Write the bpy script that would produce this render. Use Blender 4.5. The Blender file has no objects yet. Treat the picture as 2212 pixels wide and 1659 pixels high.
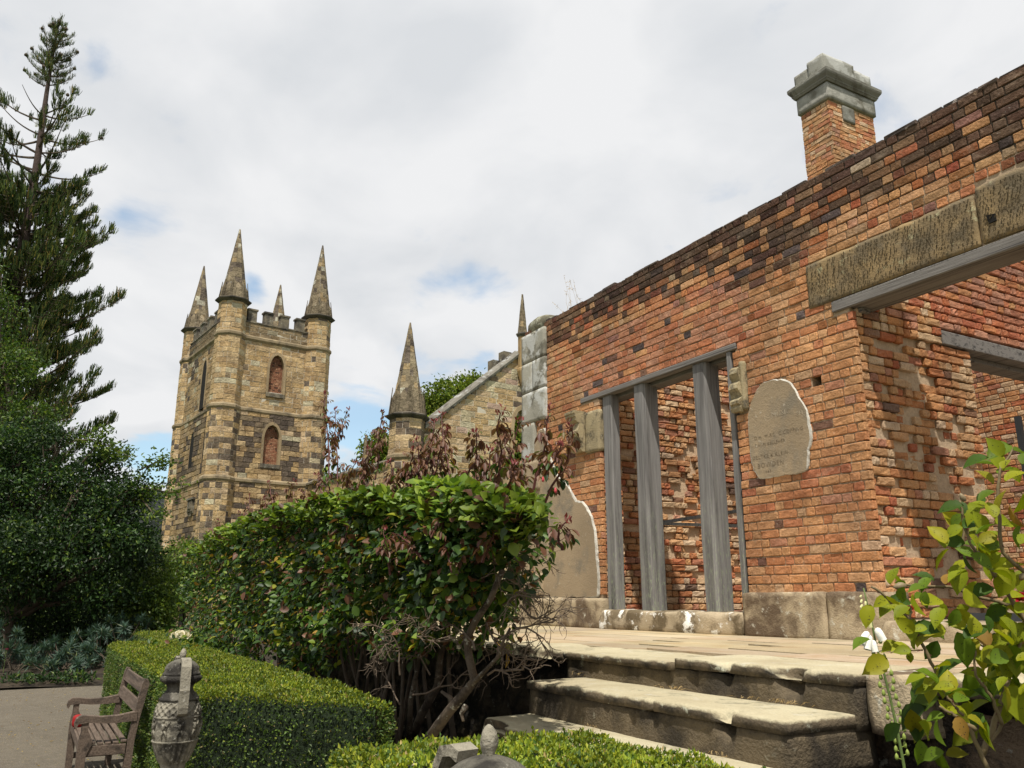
import bpy, math, random
import numpy as np
from math import sin, cos, atan, atan2, radians, pi, sqrt
from mathutils import Vector, Matrix
rng = np.random.default_rng(7)
random.seed(7)
sc = bpy.context.scene
COL = sc.collection

# ------------------------------------------------------------------ camera
# world axes: +X runs along the brick wall towards the viewer's side, +Y into the house, +Z up
FOC = 829.0; PITCH = atan(216.0 / FOC); EYE = 1.60; AA = radians(29.5)
SV = np.array([sin(AA), -cos(AA)]); NV = np.array([cos(AA), sin(AA)])
cam = bpy.data.cameras.new('camera'); cam_o = bpy.data.objects.new('camera', cam); COL.objects.link(cam_o)
cam.sensor_width = 36; cam.lens = FOC / 1024 * 36; cam.clip_start = 0.05; cam.clip_end = 3000
cam_o.location = (0, 0, EYE); cam_o.rotation_euler = (pi / 2 + PITCH, 0, pi / 2 - AA)
sc.camera = cam_o
sc.render.resolution_x = 1024; sc.render.resolution_y = 768

# ------------------------------------------------------------------ light
SUN = np.array([1.45, -1.05, 3.7]); SUN /= np.linalg.norm(SUN)
sun = bpy.data.lights.new('sun', 'SUN'); sun_o = bpy.data.objects.new('sun', sun); COL.objects.link(sun_o)
sun.energy = 5.0; sun.angle = radians(0.9); sun.color = (1.0, 0.95, 0.86)
sun_o.rotation_euler = Vector(-SUN).to_track_quat('-Z', 'Y').to_euler()
sc.view_settings.view_transform = 'Standard'; sc.view_settings.look = 'None'
sc.view_settings.gamma = 1; sc.view_settings.exposure = 0.16
try: sc.view_settings.use_curve_mapping = False
except Exception: pass

def px_ray(x, y):
    x = x / 4; y = y / 4; dx = x - 512; dy = -(y - 384)
    fwd = FOC * cos(PITCH) - dy * sin(PITCH); up = FOC * sin(PITCH) + dy * cos(PITCH)
    c = np.array([dx, fwd]); return np.array([c @ SV, c @ NV, up]) / fwd
EY = np.array([0, 0, EYE])
def onY(x, y, Y): r = px_ray(x, y); return r * (Y / r[1]) + EY
def onX(x, y, X): r = px_ray(x, y); return r * (X / r[0]) + EY
def onZ(x, y, Z): r = px_ray(x, y); return r * ((Z - EYE) / r[2]) + EY
def dep(x, y, d): return px_ray(x, y) * d + EY
def cf(a):
    a = radians(a); c = np.array([sin(a), cos(a)]); return np.array([c @ SV, c @ NV, 0.0])

# ------------------------------------------------------------------ world: sky texture under broken cloud
W = bpy.data.worlds.new('World'); sc.world = W; W.use_nodes = True
nt = W.node_tree; nt.nodes.clear()
def N(t, ty, **k):
    n = t.nodes.new(ty)
    for a, b in k.items():
        if a.startswith('i_'):
            n.inputs[a[2:].replace('_', ' ')].default_value = b
        else: setattr(n, a, b)
    return n
out = N(nt, 'ShaderNodeOutputWorld'); bg = N(nt, 'ShaderNodeBackground'); bg.inputs['Strength'].default_value = 0.1
sky = N(nt, 'ShaderNodeTexSky', sky_type='NISHITA', sun_disc=False)
sky.sun_elevation = math.asin(SUN[2]); sky.sun_rotation = atan2(SUN[0], SUN[1])
tc = N(nt, 'ShaderNodeTexCoord'); sep = N(nt, 'ShaderNodeSeparateXYZ'); nt.links.new(tc.outputs['Generated'], sep.inputs[0])
def M(t, op, a, b=None, c=None, clamp=False):
    n = t.nodes.new('ShaderNodeMath'); n.operation = op; n.use_clamp = clamp
    for i, v in enumerate((a, b, c)):
        if v is None: continue
        if isinstance(v, (int, float)): n.inputs[i].default_value = v
        else: t.links.new(v, n.inputs[i])
    return n.outputs[0]
zc = M(nt, 'ADD', M(nt, 'MAXIMUM', sep.outputs[2], 0.0), 0.28)
comb = N(nt, 'ShaderNodeCombineXYZ')
nt.links.new(M(nt, 'DIVIDE', sep.outputs[0], zc), comb.inputs[0]); nt.links.new(M(nt, 'DIVIDE', sep.outputs[1], zc), comb.inputs[1])
n1 = N(nt, 'ShaderNodeTexNoise', i_Scale=1.5, i_Detail=5.0, i_Roughness=0.5); nt.links.new(comb.outputs[0], n1.inputs['Vector'])
n2 = N(nt, 'ShaderNodeTexNoise', i_Scale=6.0, i_Detail=7.0, i_Roughness=0.55, i_Distortion=0.3); nt.links.new(comb.outputs[0], n2.inputs['Vector'])
cover = M(nt, 'ADD', M(nt, 'MULTIPLY', n1.outputs['Fac'], 0.8), M(nt, 'MULTIPLY', n2.outputs['Fac'], 0.95))
# gaps in the cloud, placed by compass direction
for (gx, gy, rad, amt) in [(1420, 1740, 0.075, 0.36), (1380, 1620, 0.05, 0.12), (1930, 1170, 0.06, 0.13), (1700, 1160, 0.035, 0.10), (1020, 1130, 0.035, 0.28), (490, 850, 0.05, 0.18), (380, 260, 0.04, 0.12), (620, 1880, 0.06, 0.30), (2250, 40, 0.10, 0.05), (1960, 1440, 0.05, 0.12), (730, 900, 0.05, 0.1), (1750, 860, 0.07, 0.10), (540, 1060, 0.06, 0.12)]:
    d = px_ray(gx, gy); d = d / np.linalg.norm(d)
    vd = N(nt, 'ShaderNodeVectorMath', operation='DISTANCE'); nt.links.new(tc.outputs['Generated'], vd.inputs[0]); vd.inputs[1].default_value = d
    g = M(nt, 'SUBTRACT', 1.0, M(nt, 'DIVIDE', vd.outputs['Value'], rad * 1.6), clamp=True)
    g = M(nt, 'MULTIPLY', M(nt, 'MULTIPLY', g, g), amt * 1.9)
    cover = M(nt, 'SUBTRACT', cover, g)
mr = N(nt, 'ShaderNodeMapRange'); mr.interpolation_type = 'SMOOTHSTEP'
nt.links.new(cover, mr.inputs[0]); mr.inputs[1].default_value = 0.44; mr.inputs[2].default_value = 0.74
n3 = N(nt, 'ShaderNodeTexNoise', i_Scale=3.0, i_Detail=5.0, i_Roughness=0.5, i_Distortion=0.3); nt.links.new(comb.outputs[0], n3.inputs['Vector'])
cr = N(nt, 'ShaderNodeValToRGB'); nt.links.new(n3.outputs['Fac'], cr.inputs[0])
cr.color_ramp.elements[0].position = 0.36; cr.color_ramp.elements[0].color = (0.66, 0.68, 0.705, 1)
cr.color_ramp.elements[1].position = 0.60; cr.color_ramp.elements[1].color = (0.80, 0.805, 0.815, 1)
zen = N(nt, 'ShaderNodeMapRange'); nt.links.new(sep.outputs[2], zen.inputs[0]); zen.inputs[1].default_value = 0.66; zen.inputs[2].default_value = 0.92; zen.inputs[3].default_value = 9.7; zen.inputs[4].default_value = 5.0  # unseen cloud overhead is dimmed to cut ambient light and deepen shadows
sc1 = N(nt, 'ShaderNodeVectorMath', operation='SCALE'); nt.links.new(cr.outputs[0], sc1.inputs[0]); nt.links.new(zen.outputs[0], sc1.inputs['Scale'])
sc2 = N(nt, 'ShaderNodeVectorMath', operation='SCALE'); tint = N(nt, 'ShaderNodeVectorMath', operation='MULTIPLY'); nt.links.new(sky.outputs[0], tint.inputs[0]); tint.inputs[1].default_value = (0.92, 1.12, 1.10); nt.links.new(tint.outputs[0], sc2.inputs[0]); sc2.inputs['Scale'].default_value = 1.5
# thin veil keeps the gaps pale
veil = N(nt, 'ShaderNodeMix', data_type='RGBA'); nt.links.new(sc2.outputs[0], veil.inputs[6]); nt.links.new(sc1.outputs[0], veil.inputs[7]); veil.inputs[0].default_value = 0.30
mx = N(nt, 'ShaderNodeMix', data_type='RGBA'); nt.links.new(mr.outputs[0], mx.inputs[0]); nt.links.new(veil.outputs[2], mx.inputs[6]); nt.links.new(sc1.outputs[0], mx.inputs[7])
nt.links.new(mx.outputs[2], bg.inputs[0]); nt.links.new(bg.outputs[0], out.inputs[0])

# ------------------------------------------------------------------ object helpers
def tag(o, label=None, cat=None, group=None, kind=None):
    for k, v in (('label', label), ('category', cat), ('group', group), ('kind', kind)):
        if v: o[k] = v
    return o
def empty(name, loc=(0, 0, 0), **k):
    o = bpy.data.objects.new(name, None); COL.objects.link(o); o.location = loc; o.empty_display_size = .2
    return tag(o, **k)
def wloc(o):
    l = Vector(o.location)
    while o.parent: o = o.parent; l = l + Vector(o.location)
    return l
def mesh(name, V, F, mat, parent=None, col=None, smooth=False, loc=(0, 0, 0), **k):
    """V (n,3) in world coordinates; F list of arrays (m,3|4) or list of tuples"""
    V = np.asarray(V, float)
    me = bpy.data.meshes.new(name)
    groups = F if (len(F) and isinstance(F[0], np.ndarray) and F[0].ndim == 2) else None
    if isinstance(F, np.ndarray): groups = [F]
    o = bpy.data.objects.new(name, me); COL.objects.link(o)
    if parent is not None:
        o.parent = parent; off = np.array(wloc(parent))
    else:
        o.location = loc; off = np.array(loc, float)
    V = V - off
    if groups is not None:
        idx = np.concatenate([g.reshape(-1) for g in groups]); tot = np.concatenate([np.full(len(g), g.shape[1]) for g in groups])
    else:
        idx = np.array([i for f in F for i in f]); tot = np.array([len(f) for f in F])
    st = np.concatenate([[0], np.cumsum(tot)[:-1]])
    me.vertices.add(len(V)); me.vertices.foreach_set('co', V.astype(np.float32).ravel())
    me.loops.add(len(idx)); me.loops.foreach_set('vertex_index', idx.astype(np.int32))
    me.polygons.add(len(tot)); me.polygons.foreach_set('loop_start', st.astype(np.int32)); me.polygons.foreach_set('loop_total', tot.astype(np.int32))
    me.polygons.foreach_set('use_smooth', np.full(len(tot), bool(smooth)))
    me.update(calc_edges=True); me.validate()
    if col is not None:
        col = np.asarray(col, float)
        a = me.color_attributes.new('Col', 'FLOAT_COLOR', 'POINT')
        a.data.foreach_set('color', np.concatenate([col, np.ones((len(col), 1))], 1).astype(np.float32).ravel())
    me.materials.append(mat)
    return tag(o, **k)

class MB:
    """collects simple shapes"""
    def __init__(s): s.V = []; s.F = []; s.n = 0; s.C = []
    def add(s, V, F, c=None):
        V = np.asarray(V, float); s.V.append(V); s.F += [tuple(int(i) + s.n for i in f) for f in F]
        s.C.append(np.tile(np.array(c if c is not None else (1, 1, 1), float), (len(V), 1))); s.n += len(V)
    def box(s, a, b, c=None, j=0, bev=0):
        a = np.array(a, float); b = np.array(b, float)
        if bev:
            s.bbox(a, b, bev, c, j); return
        V = np.array([[(a, b)[i][0], (a, b)[k][1], (a, b)[l][2]] for l in (0, 1) for k in (0, 1) for i in (0, 1)])
        if j: V = V + rng.uniform(-j, j, V.shape)
        s.add(V, [(0, 2, 3, 1), (4, 5, 7, 6), (0, 1, 5, 4), (2, 6, 7, 3), (0, 4, 6, 2), (1, 3, 7, 5)], c)
    def bbox(s, a, b, e, c=None, j=0):
        # bevelled box: 3 axis layers x 24 verts
        V = []; idx = {}
        for ax in range(3):
            for sg in (0, 1):
                for p in (0, 1):
                    for q in (0, 1):
                        v = [0, 0, 0]; o = [i for i in range(3) if i != ax]
                        v[ax] = (a, b)[sg][ax]
                        v[o[0]] = (a[o[0]] + e, b[o[0]] - e)[p]; v[o[1]] = (a[o[1]] + e, b[o[1]] - e)[q]
                        sgn = [0, 0, 0]; sgn[ax] = sg; sgn[o[0]] = p; sgn[o[1]] = q
                        idx[(ax, tuple(sgn))] = len(V); V.append(v)
        F = []
        for ax in range(3):
            o = [i for i in range(3) if i != ax]
            for sg in (0, 1):
                q = []
                for (p, r) in ((0, 0), (1, 0), (1, 1), (0, 1)):
                    t = [0, 0, 0]; t[ax] = sg; t[o[0]] = p; t[o[1]] = r; q.append(idx[(ax, tuple(t))])
                if (sg == 1) ^ (ax == 1): pass
                else: q = q[::-1]
                F.append(q)
        for ax in range(3):  # edges along ax
            o = [i for i in range(3) if i != ax]
            for p in (0, 1):
                for r in (0, 1):
                    t0 = [0, 0, 0]; t1 = [0, 0, 0]; t1[ax] = 1
                    for t in (t0, t1): t[o[0]] = p; t[o[1]] = r
                    F.append([idx[(o[0], tuple(t0))], idx[(o[0], tuple(t1))], idx[(o[1], tuple(t1))], idx[(o[1], tuple(t0))]])
        for t in [(i, k, l) for i in (0, 1) for k in (0, 1) for l in (0, 1)]:
            F.append([idx[(0, t)], idx[(1, t)], idx[(2, t)]])
        V = np.array(V, float)
        if j: V += rng.uniform(-j, j, V.shape)
        s.add(V, F, c)
    def prism(s, pts, d, c=None, caps=True):
        """pts: list of 3-D points (planar outline), d: extrusion vector"""
        P = np.asarray(pts, float); n = len(P); V = np.concatenate([P, P + np.asarray(d, float)])
        F = [(i, (i + 1) % n, (i + 1) % n + n, i + n) for i in range(n)]
        if caps: F += [tuple(range(n - 1, -1, -1)), tuple(range(n, 2 * n))]
        s.add(V, F, c)
    def tube(s, pts, rad, n=6, c=None, cap=True):
        P = np.asarray(pts, float); m = len(P); rad = np.broadcast_to(rad, (m,)).astype(float)
        T = np.gradient(P, axis=0); T /= np.linalg.norm(T, axis=1)[:, None] + 1e-9
        up = np.array([0, 0, 1.0]) if abs(T[0][2]) < .9 else np.array([1.0, 0, 0])
        V = []
        a = np.cross(T[0], up); a /= np.linalg.norm(a)
        for i in range(m):
            a = a - T[i] * (a @ T[i]); a /= np.linalg.norm(a) + 1e-9; b = np.cross(T[i], a)
            for k in range(n):
                t = 2 * pi * k / n; V.append(P[i] + rad[i] * (cos(t) * a + sin(t) * b))
        F = [(i * n + k, i * n + (k + 1) % n, (i + 1) * n + (k + 1) % n, (i + 1) * n + k) for i in range(m - 1) for k in range(n)]
        if cap: F += [tuple(range(n - 1, -1, -1)), tuple(range((m - 1) * n, m * n))]
        s.add(V, F, c)
    def lathe(s, ctr, prof, n=24, c=None, rot=0, fn=None):
        """prof list of (r,z)"""
        V = []; m = len(prof)
        for (r, z) in prof:
            for k in range(n):
                t = 2 * pi * k / n + rot; rr = r if fn is None else fn(r, z, t)
                V.append((ctr[0] + rr * cos(t), ctr[1] + rr * sin(t), ctr[2] + z))
        F = [(i * n + k, i * n + (k + 1) % n, (i + 1) * n + (k + 1) % n, (i + 1) * n + k) for i in range(m - 1) for k in range(n)]
        F += [tuple(range(n - 1, -1, -1)), tuple(range((m - 1) * n, m * n))]
        s.add(V, F, c)
    def build(s, name, mat, parent=None, smooth=False, col=False, **k):
        V = np.concatenate(s.V); C = np.concatenate(s.C)
        return mesh(name, V, s.F, mat, parent, C if col else None, smooth, **k)

# value noise for geometry
_P = rng.uniform(-1, 1, (32, 32, 32))
def vn(p):
    p = np.asarray(p, float); i = np.floor(p).astype(int); f = p - i; f = f * f * (3 - 2 * f); i %= 32; j = (i + 1) % 32
    x0, y0, z0 = i[..., 0], i[..., 1], i[..., 2]; x1, y1, z1 = j[..., 0], j[..., 1], j[..., 2]; fx, fy, fz = f[..., 0], f[..., 1], f[..., 2]
    L = lambda a, b, t: a + (b - a) * t
    return L(L(L(_P[x0, y0, z0], _P[x1, y0, z0], fx), L(_P[x0, y1, z0], _P[x1, y1, z0], fx), fy), L(L(_P[x0, y0, z1], _P[x1, y0, z1], fx), L(_P[x0, y1, z1], _P[x1, y1, z1], fx), fy), fz)
def fbm(p, o=3):
    p = np.asarray(p, float); return sum(vn(p * 2 ** k + 7.3 * k) / 2 ** k for k in range(o))

# ------------------------------------------------------------------ materials
def newmat(name):
    m = bpy.data.materials.new(name); m.use_nodes = True; t = m.node_tree; b = t.nodes['Principled BSDF']; return m, t, b
def noise(t, vec, scale, detail=4, rough=.55, dist=0, dims=None):
    n = N(t, 'ShaderNodeTexNoise'); n.inputs['Scale'].default_value = scale; n.inputs['Detail'].default_value = detail
    n.inputs['Roughness'].default_value = rough; n.inputs['Distortion'].default_value = dist
    if vec is not None: t.links.new(vec, n.inputs['Vector'])
    return n.outputs['Fac']
def mixc(t, f, a, b, mode='MIX'):
    n = N(t, 'ShaderNodeMix', data_type='RGBA', blend_type=mode)
    for i, v in ((0, f), (6, a), (7, b)):
        if isinstance(v, (int, float)): n.inputs[i].default_value = v
        elif isinstance(v, (tuple, list)): n.inputs[i].default_value = (*v[:3], 1)
        else: t.links.new(v, n.inputs[i])
    return n.outputs[2]
def ramp(t, f, lo, hi):
    n = N(t, 'ShaderNodeMapRange'); n.clamp = True; t.links.new(f, n.inputs[0]); n.inputs[1].default_value = lo; n.inputs[2].default_value = hi
    return n.outputs[0]
def coord(t, sx=1, sy=1, sz=1, rot=0):
    g = N(t, 'ShaderNodeNewGeometry'); mp = N(t, 'ShaderNodeMapping'); t.links.new(g.outputs['Position'], mp.inputs[0])
    mp.inputs['Scale'].default_value = (sx, sy, sz); mp.inputs['Rotation'].default_value = (0, 0, rot); return mp.outputs[0]
def bump(t, b, h, dist=.01, strength=1.0):
    n = N(t, 'ShaderNodeBump'); n.inputs['Distance'].default_value = dist; n.inputs['Strength'].default_value = strength
    t.links.new(h, n.inputs['Height']); t.links.new(n.outputs[0], b.inputs['Normal'])

def m_masonry(name, fine=60, spots=(0.6, 0.55, 0.5), spotamt=.25, bd=.004, smear=.35, smc=(.42, .30, .19)):
    m, t, b = newmat(name); c = coord(t)
    a = N(t, 'ShaderNodeVertexColor', layer_name='Col').outputs[0]
    n1 = noise(t, c, fine, 4, .6); n2 = noise(t, c, fine * .18, 3, .5)
    col = mixc(t, 1.0, a, mixc(t, n2, (.72, .70, .68), (1.28, 1.27, 1.24)), 'MULTIPLY')
    col = mixc(t, 1.0, col, mixc(t, ramp(t, n1, .3, .7), (.78, .76, .74), (1.2, 1.2, 1.2)), 'MULTIPLY')
    n5 = noise(t, c, 1.3, 5, .62); col = mixc(t, 1.0, col, mixc(t, ramp(t, n5, .34, .64), (.66, .64, .65), (1.14, 1.14, 1.12)), 'MULTIPLY')
    bl = ramp(t, noise(t, c, 2.6, 6, .7, .5), .56, .72); col = mixc(t, M(t, 'MULTIPLY', bl, smear * .9), col, mixc(t, .5, smc, (.5, .42, .33)))
    sm = ramp(t, noise(t, c, fine * .35, 5, .65, .4), .60, .70); col = mixc(t, M(t, 'MULTIPLY', sm, smear), col, smc)
    pit = ramp(t, noise(t, c, fine * 2.2, 2, .5), .34, .28)
    col = mixc(t, M(t, 'MULTIPLY', pit, .5), col, (.05, .035, .025))
    sp = ramp(t, noise(t, c, fine * .7, 3, .6), .66, .72)
    col = mixc(t, M(t, 'MULTIPLY', sp, spotamt), col, spots)
    t.links.new(col, b.inputs['Base Color']); b.inputs['Roughness'].default_value = .93; b.inputs['Specular IOR Level'].default_value = .2
    bump(t, b, M(t, 'ADD', n1, M(t, 'MULTIPLY', n2, 1.5)), bd * 2.6)
    return m
def m_stone(name, base, stain, light, sscale=3, lam=(.60, .70), sam=(.45, .62), ls=9, bd=.006, zs=1.0, rough=.9, attr=False):
    m, t, b = newmat(name); c = coord(t, 1, 1, zs); f = coord(t)
    n1 = noise(t, c, sscale, 6, .62, .3); n2 = noise(t, f, ls, 6, .68, .2); n3 = noise(t, f, 70, 4, .6); n4 = noise(t, c, sscale * .35, 3, .5)
    col = mixc(t, ramp(t, n4, .35, .65), tuple(x * .82 for x in base), tuple(min(1, x * 1.15) for x in base))
    col = mixc(t, ramp(t, n1, *sam), col, stain)
    col = mixc(t, ramp(t, n2, *lam), col, light)
    col = mixc(t, 1.0, col, mixc(t, n3, (.75, .75, .75), (1.25, 1.25, 1.25)), 'MULTIPLY')
    if attr: col = mixc(t, 1.0, col, N(t, 'ShaderNodeVertexColor', layer_name='Col').outputs[0], 'MULTIPLY')
    t.links.new(col, b.inputs['Base Color']); b.inputs['Roughness'].default_value = rough; b.inputs['Specular IOR Level'].default_value = .2
    bump(t, b, M(t, 'ADD', M(t, 'MULTIPLY', n2, 1.2), n3), bd)
    return m
def m_leaf(name, gloss=.45, trans=.35, spec=.4):
    m, t, b = newmat(name)
    a = N(t, 'ShaderNodeVertexColor', layer_name='Col').outputs[0]
    v = noise(t, coord(t), 25, 2, .5); col = mixc(t, 1.0, a, mixc(t, v, (.75, .78, .7), (1.25, 1.22, 1.2)), 'MULTIPLY')
    t.links.new(col, b.inputs['Base Color']); b.inputs['Roughness'].default_value = gloss; b.inputs['Specular IOR Level'].default_value = spec
    tr = N(t, 'ShaderNodeBsdfTranslucent'); t.links.new(mixc(t, 1.0, col, (1.3, 1.35, .7), 'MULTIPLY'), tr.inputs[0])
    mx = N(t, 'ShaderNodeMixShader'); mx.inputs[0].default_value = trans
    t.links.new(b.outputs[0], mx.inputs[1]); t.links.new(tr.outputs[0], mx.inputs[2]); t.links.new(mx.outputs[0], t.nodes['Material Output'].inputs[0])
    return m
def m_plain(name, base, rough=.85, var=.25, scale=20, bd=.003, spec=.25):
    m, t, b = newmat(name); c = coord(t); n = noise(t, c, scale, 5, .6)
    col = mixc(t, n, tuple(x * (1 - var) for x in base), tuple(min(1, x * (1 + var)) for x in base))
    t.links.new(col, b.inputs['Base Color']); b.inputs['Roughness'].default_value = rough; b.inputs['Specular IOR Level'].default_value = spec
    bump(t, b, n, bd); return m
def m_wood(name, a, bcol, streak=(26, 26, 1.2), green=0.0, dark=(.02, .018, .02), dk=(.52, .66)):
    m, t, b = newmat(name); c = coord(t, *streak); f = coord(t)
    n1 = noise(t, c, 3.0, 5, .6, .3); n2 = noise(t, coord(t, streak[0] / 6, streak[1] / 6, streak[2] / 3), 2.2, 4, .6, .5)
    col = mixc(t, ramp(t, n1, .3, .7), a, bcol)
    col = mixc(t, M(t, 'MULTIPLY', ramp(t, n2, *dk), .75), col, dark)
    if green:
        g = ramp(t, noise(t, coord(t, 30, 30, 5), 2.5, 4, .7), .52, .68)
        z = N(t, 'ShaderNodeSeparateXYZ'); t.links.new(f, z.inputs[0]); zz = ramp(t, z.outputs[2], 3.0, 1.6)
        col = mixc(t, M(t, 'MULTIPLY', M(t, 'MULTIPLY', g, zz), green), col, (.30, .36, .22))
    t.links.new(col, b.inputs['Base Color']); b.inputs['Roughness'].default_value = .8; b.inputs['Specular IOR Level'].default_value = .25
    bump(t, b, n1, .005); return m

MT = dict(
    brick=m_masonry('brick', 55), ashlar=m_masonry('ashlar', 9, (.5, .46, .36), .12, .02, .3, (.22, .16, .10)), spire=m_masonry('weathered_spire_stone', 7, (.55, .56, .48), .35, .03),
    mortar=m_plain('lime_mortar', (.40, .30, .20), .95, .4, 30, .01), mortar_dark=m_plain('dirty_mortar', (.25, .2, .15), .95, .5, 14, .01),
    ashmortar=m_plain('pale_pointing', (.52, .47, .38), .95, .2, 3, .01),
    trim=m_stone('trim_sandstone', (.30, .235, .145), (.09, .075, .055), (.36, .33, .25), 1.2, (.6, .75), (.45, .7), 4, .02),
    parapet=m_stone('parapet_stone', (.20, .17, .12), (.06, .055, .05), (.32, .31, .26), 1.5, (.55, .68), (.42, .62), 4, .02),
    paving=m_stone('paving_stone', (.54, .46, .34), (.36, .27, .17), (.62, .57, .46), 2.2, (.52, .75), (.48, .72), 5, .004, 1),
    step=m_stone('step_stone', (.37, .32, .21), (.21, .175, .11), (.46, .43, .33), 2.5, (.56, .72), (.52, .74), 6, .005),
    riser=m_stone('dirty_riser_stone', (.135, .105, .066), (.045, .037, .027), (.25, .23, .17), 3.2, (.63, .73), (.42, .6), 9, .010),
    plinth=m_stone('plinth_stone', (.40, .32, .21), (.14, .10, .065), (.55, .52, .42), 2.6, (.58, .68), (.47, .60), 9, .008),
    rubble=m_stone('rubble_stone', (.10, .078, .052), (.028, .024, .02), (.26, .25, .2), 5, (.62, .68), (.42, .55), 9, .03),
    quoin=m_stone('lichen_quoin_stone', (.34, .325, .27), (.15, .14, .11), (.46, .46, .43), 1.8, (.49, .55), (.49, .56), 3.2, .006),
    corbel=m_stone('corbel_stone', (.34, .28, .17), (.10, .085, .06), (.45, .40, .28), 6, (.6, .7), (.50, .62), 14, .008),
    capstone=m_stone('chimney_cap_stone', (.22, .215, .185), (.09, .08, .06), (.34, .34, .31), 3, (.56, .66), (.48, .62), 5, .015),
    plaster=m_stone('tan_plaster', (.33, .255, .165), (.22, .185, .135), (.43, .38, .30), 2.6, (.62, .70), (.50, .64), 16, .005),
    lime=m_stone('broken_lime_edge', (.50, .48, .42), (.28, .26, .21), (.60, .58, .53), 9, (.5, .7), (.5, .7), 20, .006),
    urn=m_stone('weathered_cast_stone', (.30, .275, .215), (.06, .055, .045), (.40, .385, .33), 7, (.60, .68), (.50, .64), 45, .006),
    wood=m_wood('silver_grey_timber', (.15, .145, .14), (.245, .235, .225), (30, 30, .8), .8, (.03, .027, .026), (.46, .72)),
    woodh=m_wood('grey_lintel_timber', (.12, .11, .10), (.23, .215, .20), (1.0, 40, 40)),
    bench=m_wood('brown_weathered_teak', (.075, .052, .038), (.165, .125, .095), (2, 26, 26), 0, (.02, .017, .014), (.5, .7)),
    leaf=m_leaf('leaf', .48, .3, .33), box=m_leaf('box_leaf', .5, .25, .35), needle=m_leaf('needle', .7, .15, .2), far=m_leaf('far_leaf', .7, .25, .15),
    bark=m_plain('bark', (.09, .07, .05), .9, .5, 25, .01), stem=m_plain('red_brown_stem', (.10, .035, .03), .6, .4, 30, .002), green=m_plain('green_stem', (.12, .17, .05), .6, .3, 30, .002),
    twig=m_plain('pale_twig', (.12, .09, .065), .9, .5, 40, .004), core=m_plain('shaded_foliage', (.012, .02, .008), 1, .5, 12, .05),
    red=m_plain('red_fabric', (.26, .012, .012), .7, .15, 30, .002), white=m_plain('white_petal', (.80, .79, .70), .6, .08, 40, .002),
    cream=m_plain('cream_bud', (.62, .60, .30), .6, .2, 40, .002), metal=m_plain('dark_steel', (.05, .055, .06), .5, .2, 20, .001), black=m_plain('hole_shade', (.01, .009, .008), 1, .3, 10, .001),  # black here is painted shade for the inside of holes and openings
    pink=m_plain('magenta_petal', (.5, .02, .2), .6, .2, 40, .002), straw=m_plain('dry_grass', (.42, .30, .14), .9, .3, 40, .002),
)

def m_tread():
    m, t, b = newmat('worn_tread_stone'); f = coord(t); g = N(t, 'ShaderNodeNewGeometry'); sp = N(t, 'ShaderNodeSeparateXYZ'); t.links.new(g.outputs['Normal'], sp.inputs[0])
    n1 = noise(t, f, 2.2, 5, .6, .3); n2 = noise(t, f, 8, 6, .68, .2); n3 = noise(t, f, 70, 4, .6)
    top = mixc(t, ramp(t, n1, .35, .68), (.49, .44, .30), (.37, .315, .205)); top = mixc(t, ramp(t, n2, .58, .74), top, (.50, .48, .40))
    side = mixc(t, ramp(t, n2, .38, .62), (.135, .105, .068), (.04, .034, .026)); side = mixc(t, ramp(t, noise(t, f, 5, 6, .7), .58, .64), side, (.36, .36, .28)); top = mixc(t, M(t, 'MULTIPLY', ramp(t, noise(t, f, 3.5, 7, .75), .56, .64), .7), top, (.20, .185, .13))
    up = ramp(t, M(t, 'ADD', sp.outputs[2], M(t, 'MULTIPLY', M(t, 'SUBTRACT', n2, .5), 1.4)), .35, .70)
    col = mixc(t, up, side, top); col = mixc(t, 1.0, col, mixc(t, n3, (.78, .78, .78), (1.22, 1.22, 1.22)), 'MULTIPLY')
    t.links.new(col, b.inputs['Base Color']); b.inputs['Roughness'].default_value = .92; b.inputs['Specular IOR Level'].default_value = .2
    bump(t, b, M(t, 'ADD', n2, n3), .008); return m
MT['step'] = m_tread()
# pecked stone lintel
def m_pecked():
    m, t, b = newmat('pecked_sandstone'); c = coord(t)
    n1 = noise(t, c, 4, 5, .6, .3); n3 = noise(t, c, 60, 4, .6)
    col = mixc(t, ramp(t, n1, .36, .66), (.13, .10, .06), (.29, .20, .095)); col = mixc(t, ramp(t, noise(t, c, 9, 5, .7), .60, .68), col, (.36, .33, .20))
    col = mixc(t, 1.0, col, mixc(t, n3, (.7, .7, .7), (1.25, 1.25, 1.2)), 'MULTIPLY')
    t.links.new(col, b.inputs['Base Color']); b.inputs['Roughness'].default_value = .9
    bump(t, b, n3, .006); return m
MT['pecked'] = m_pecked()

# gravel, soil
def m_gravel():
    m, t, b = newmat('gravel'); c = coord(t)
    n0 = noise(t, c, .9, 4, .6); n1 = noise(t, c, 9, 5, .65); n2 = noise(t, c, 160, 3, .6)
    col = mixc(t, ramp(t, n1, .3, .7), (.088, .072, .050), (.125, .105, .075))
    col = mixc(t, 1.0, col, mixc(t, n0, (.8, .8, .8), (1.2, 1.2, 1.2)), 'MULTIPLY')
    col = mixc(t, M(t, 'MULTIPLY', ramp(t, n2, .60, .68), .8), col, (.5, .46, .38))
    sp = ramp(t, noise(t, c, 45, 2, .5), .70, .73); col = mixc(t, M(t, 'MULTIPLY', sp, .8), col, (.5, .36, .10))
    t.links.new(col, b.inputs['Base Color']); b.inputs['Roughness'].default_value = .95; bump(t, b, n2, .008); return m
MT['gravel'] = m_gravel()
MT['soil'] = m_stone('garden_soil', (.055, .042, .028), (.02, .016, .012), (.11, .09, .05), 3, (.6, .7), (.4, .6), 12, .02)
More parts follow.
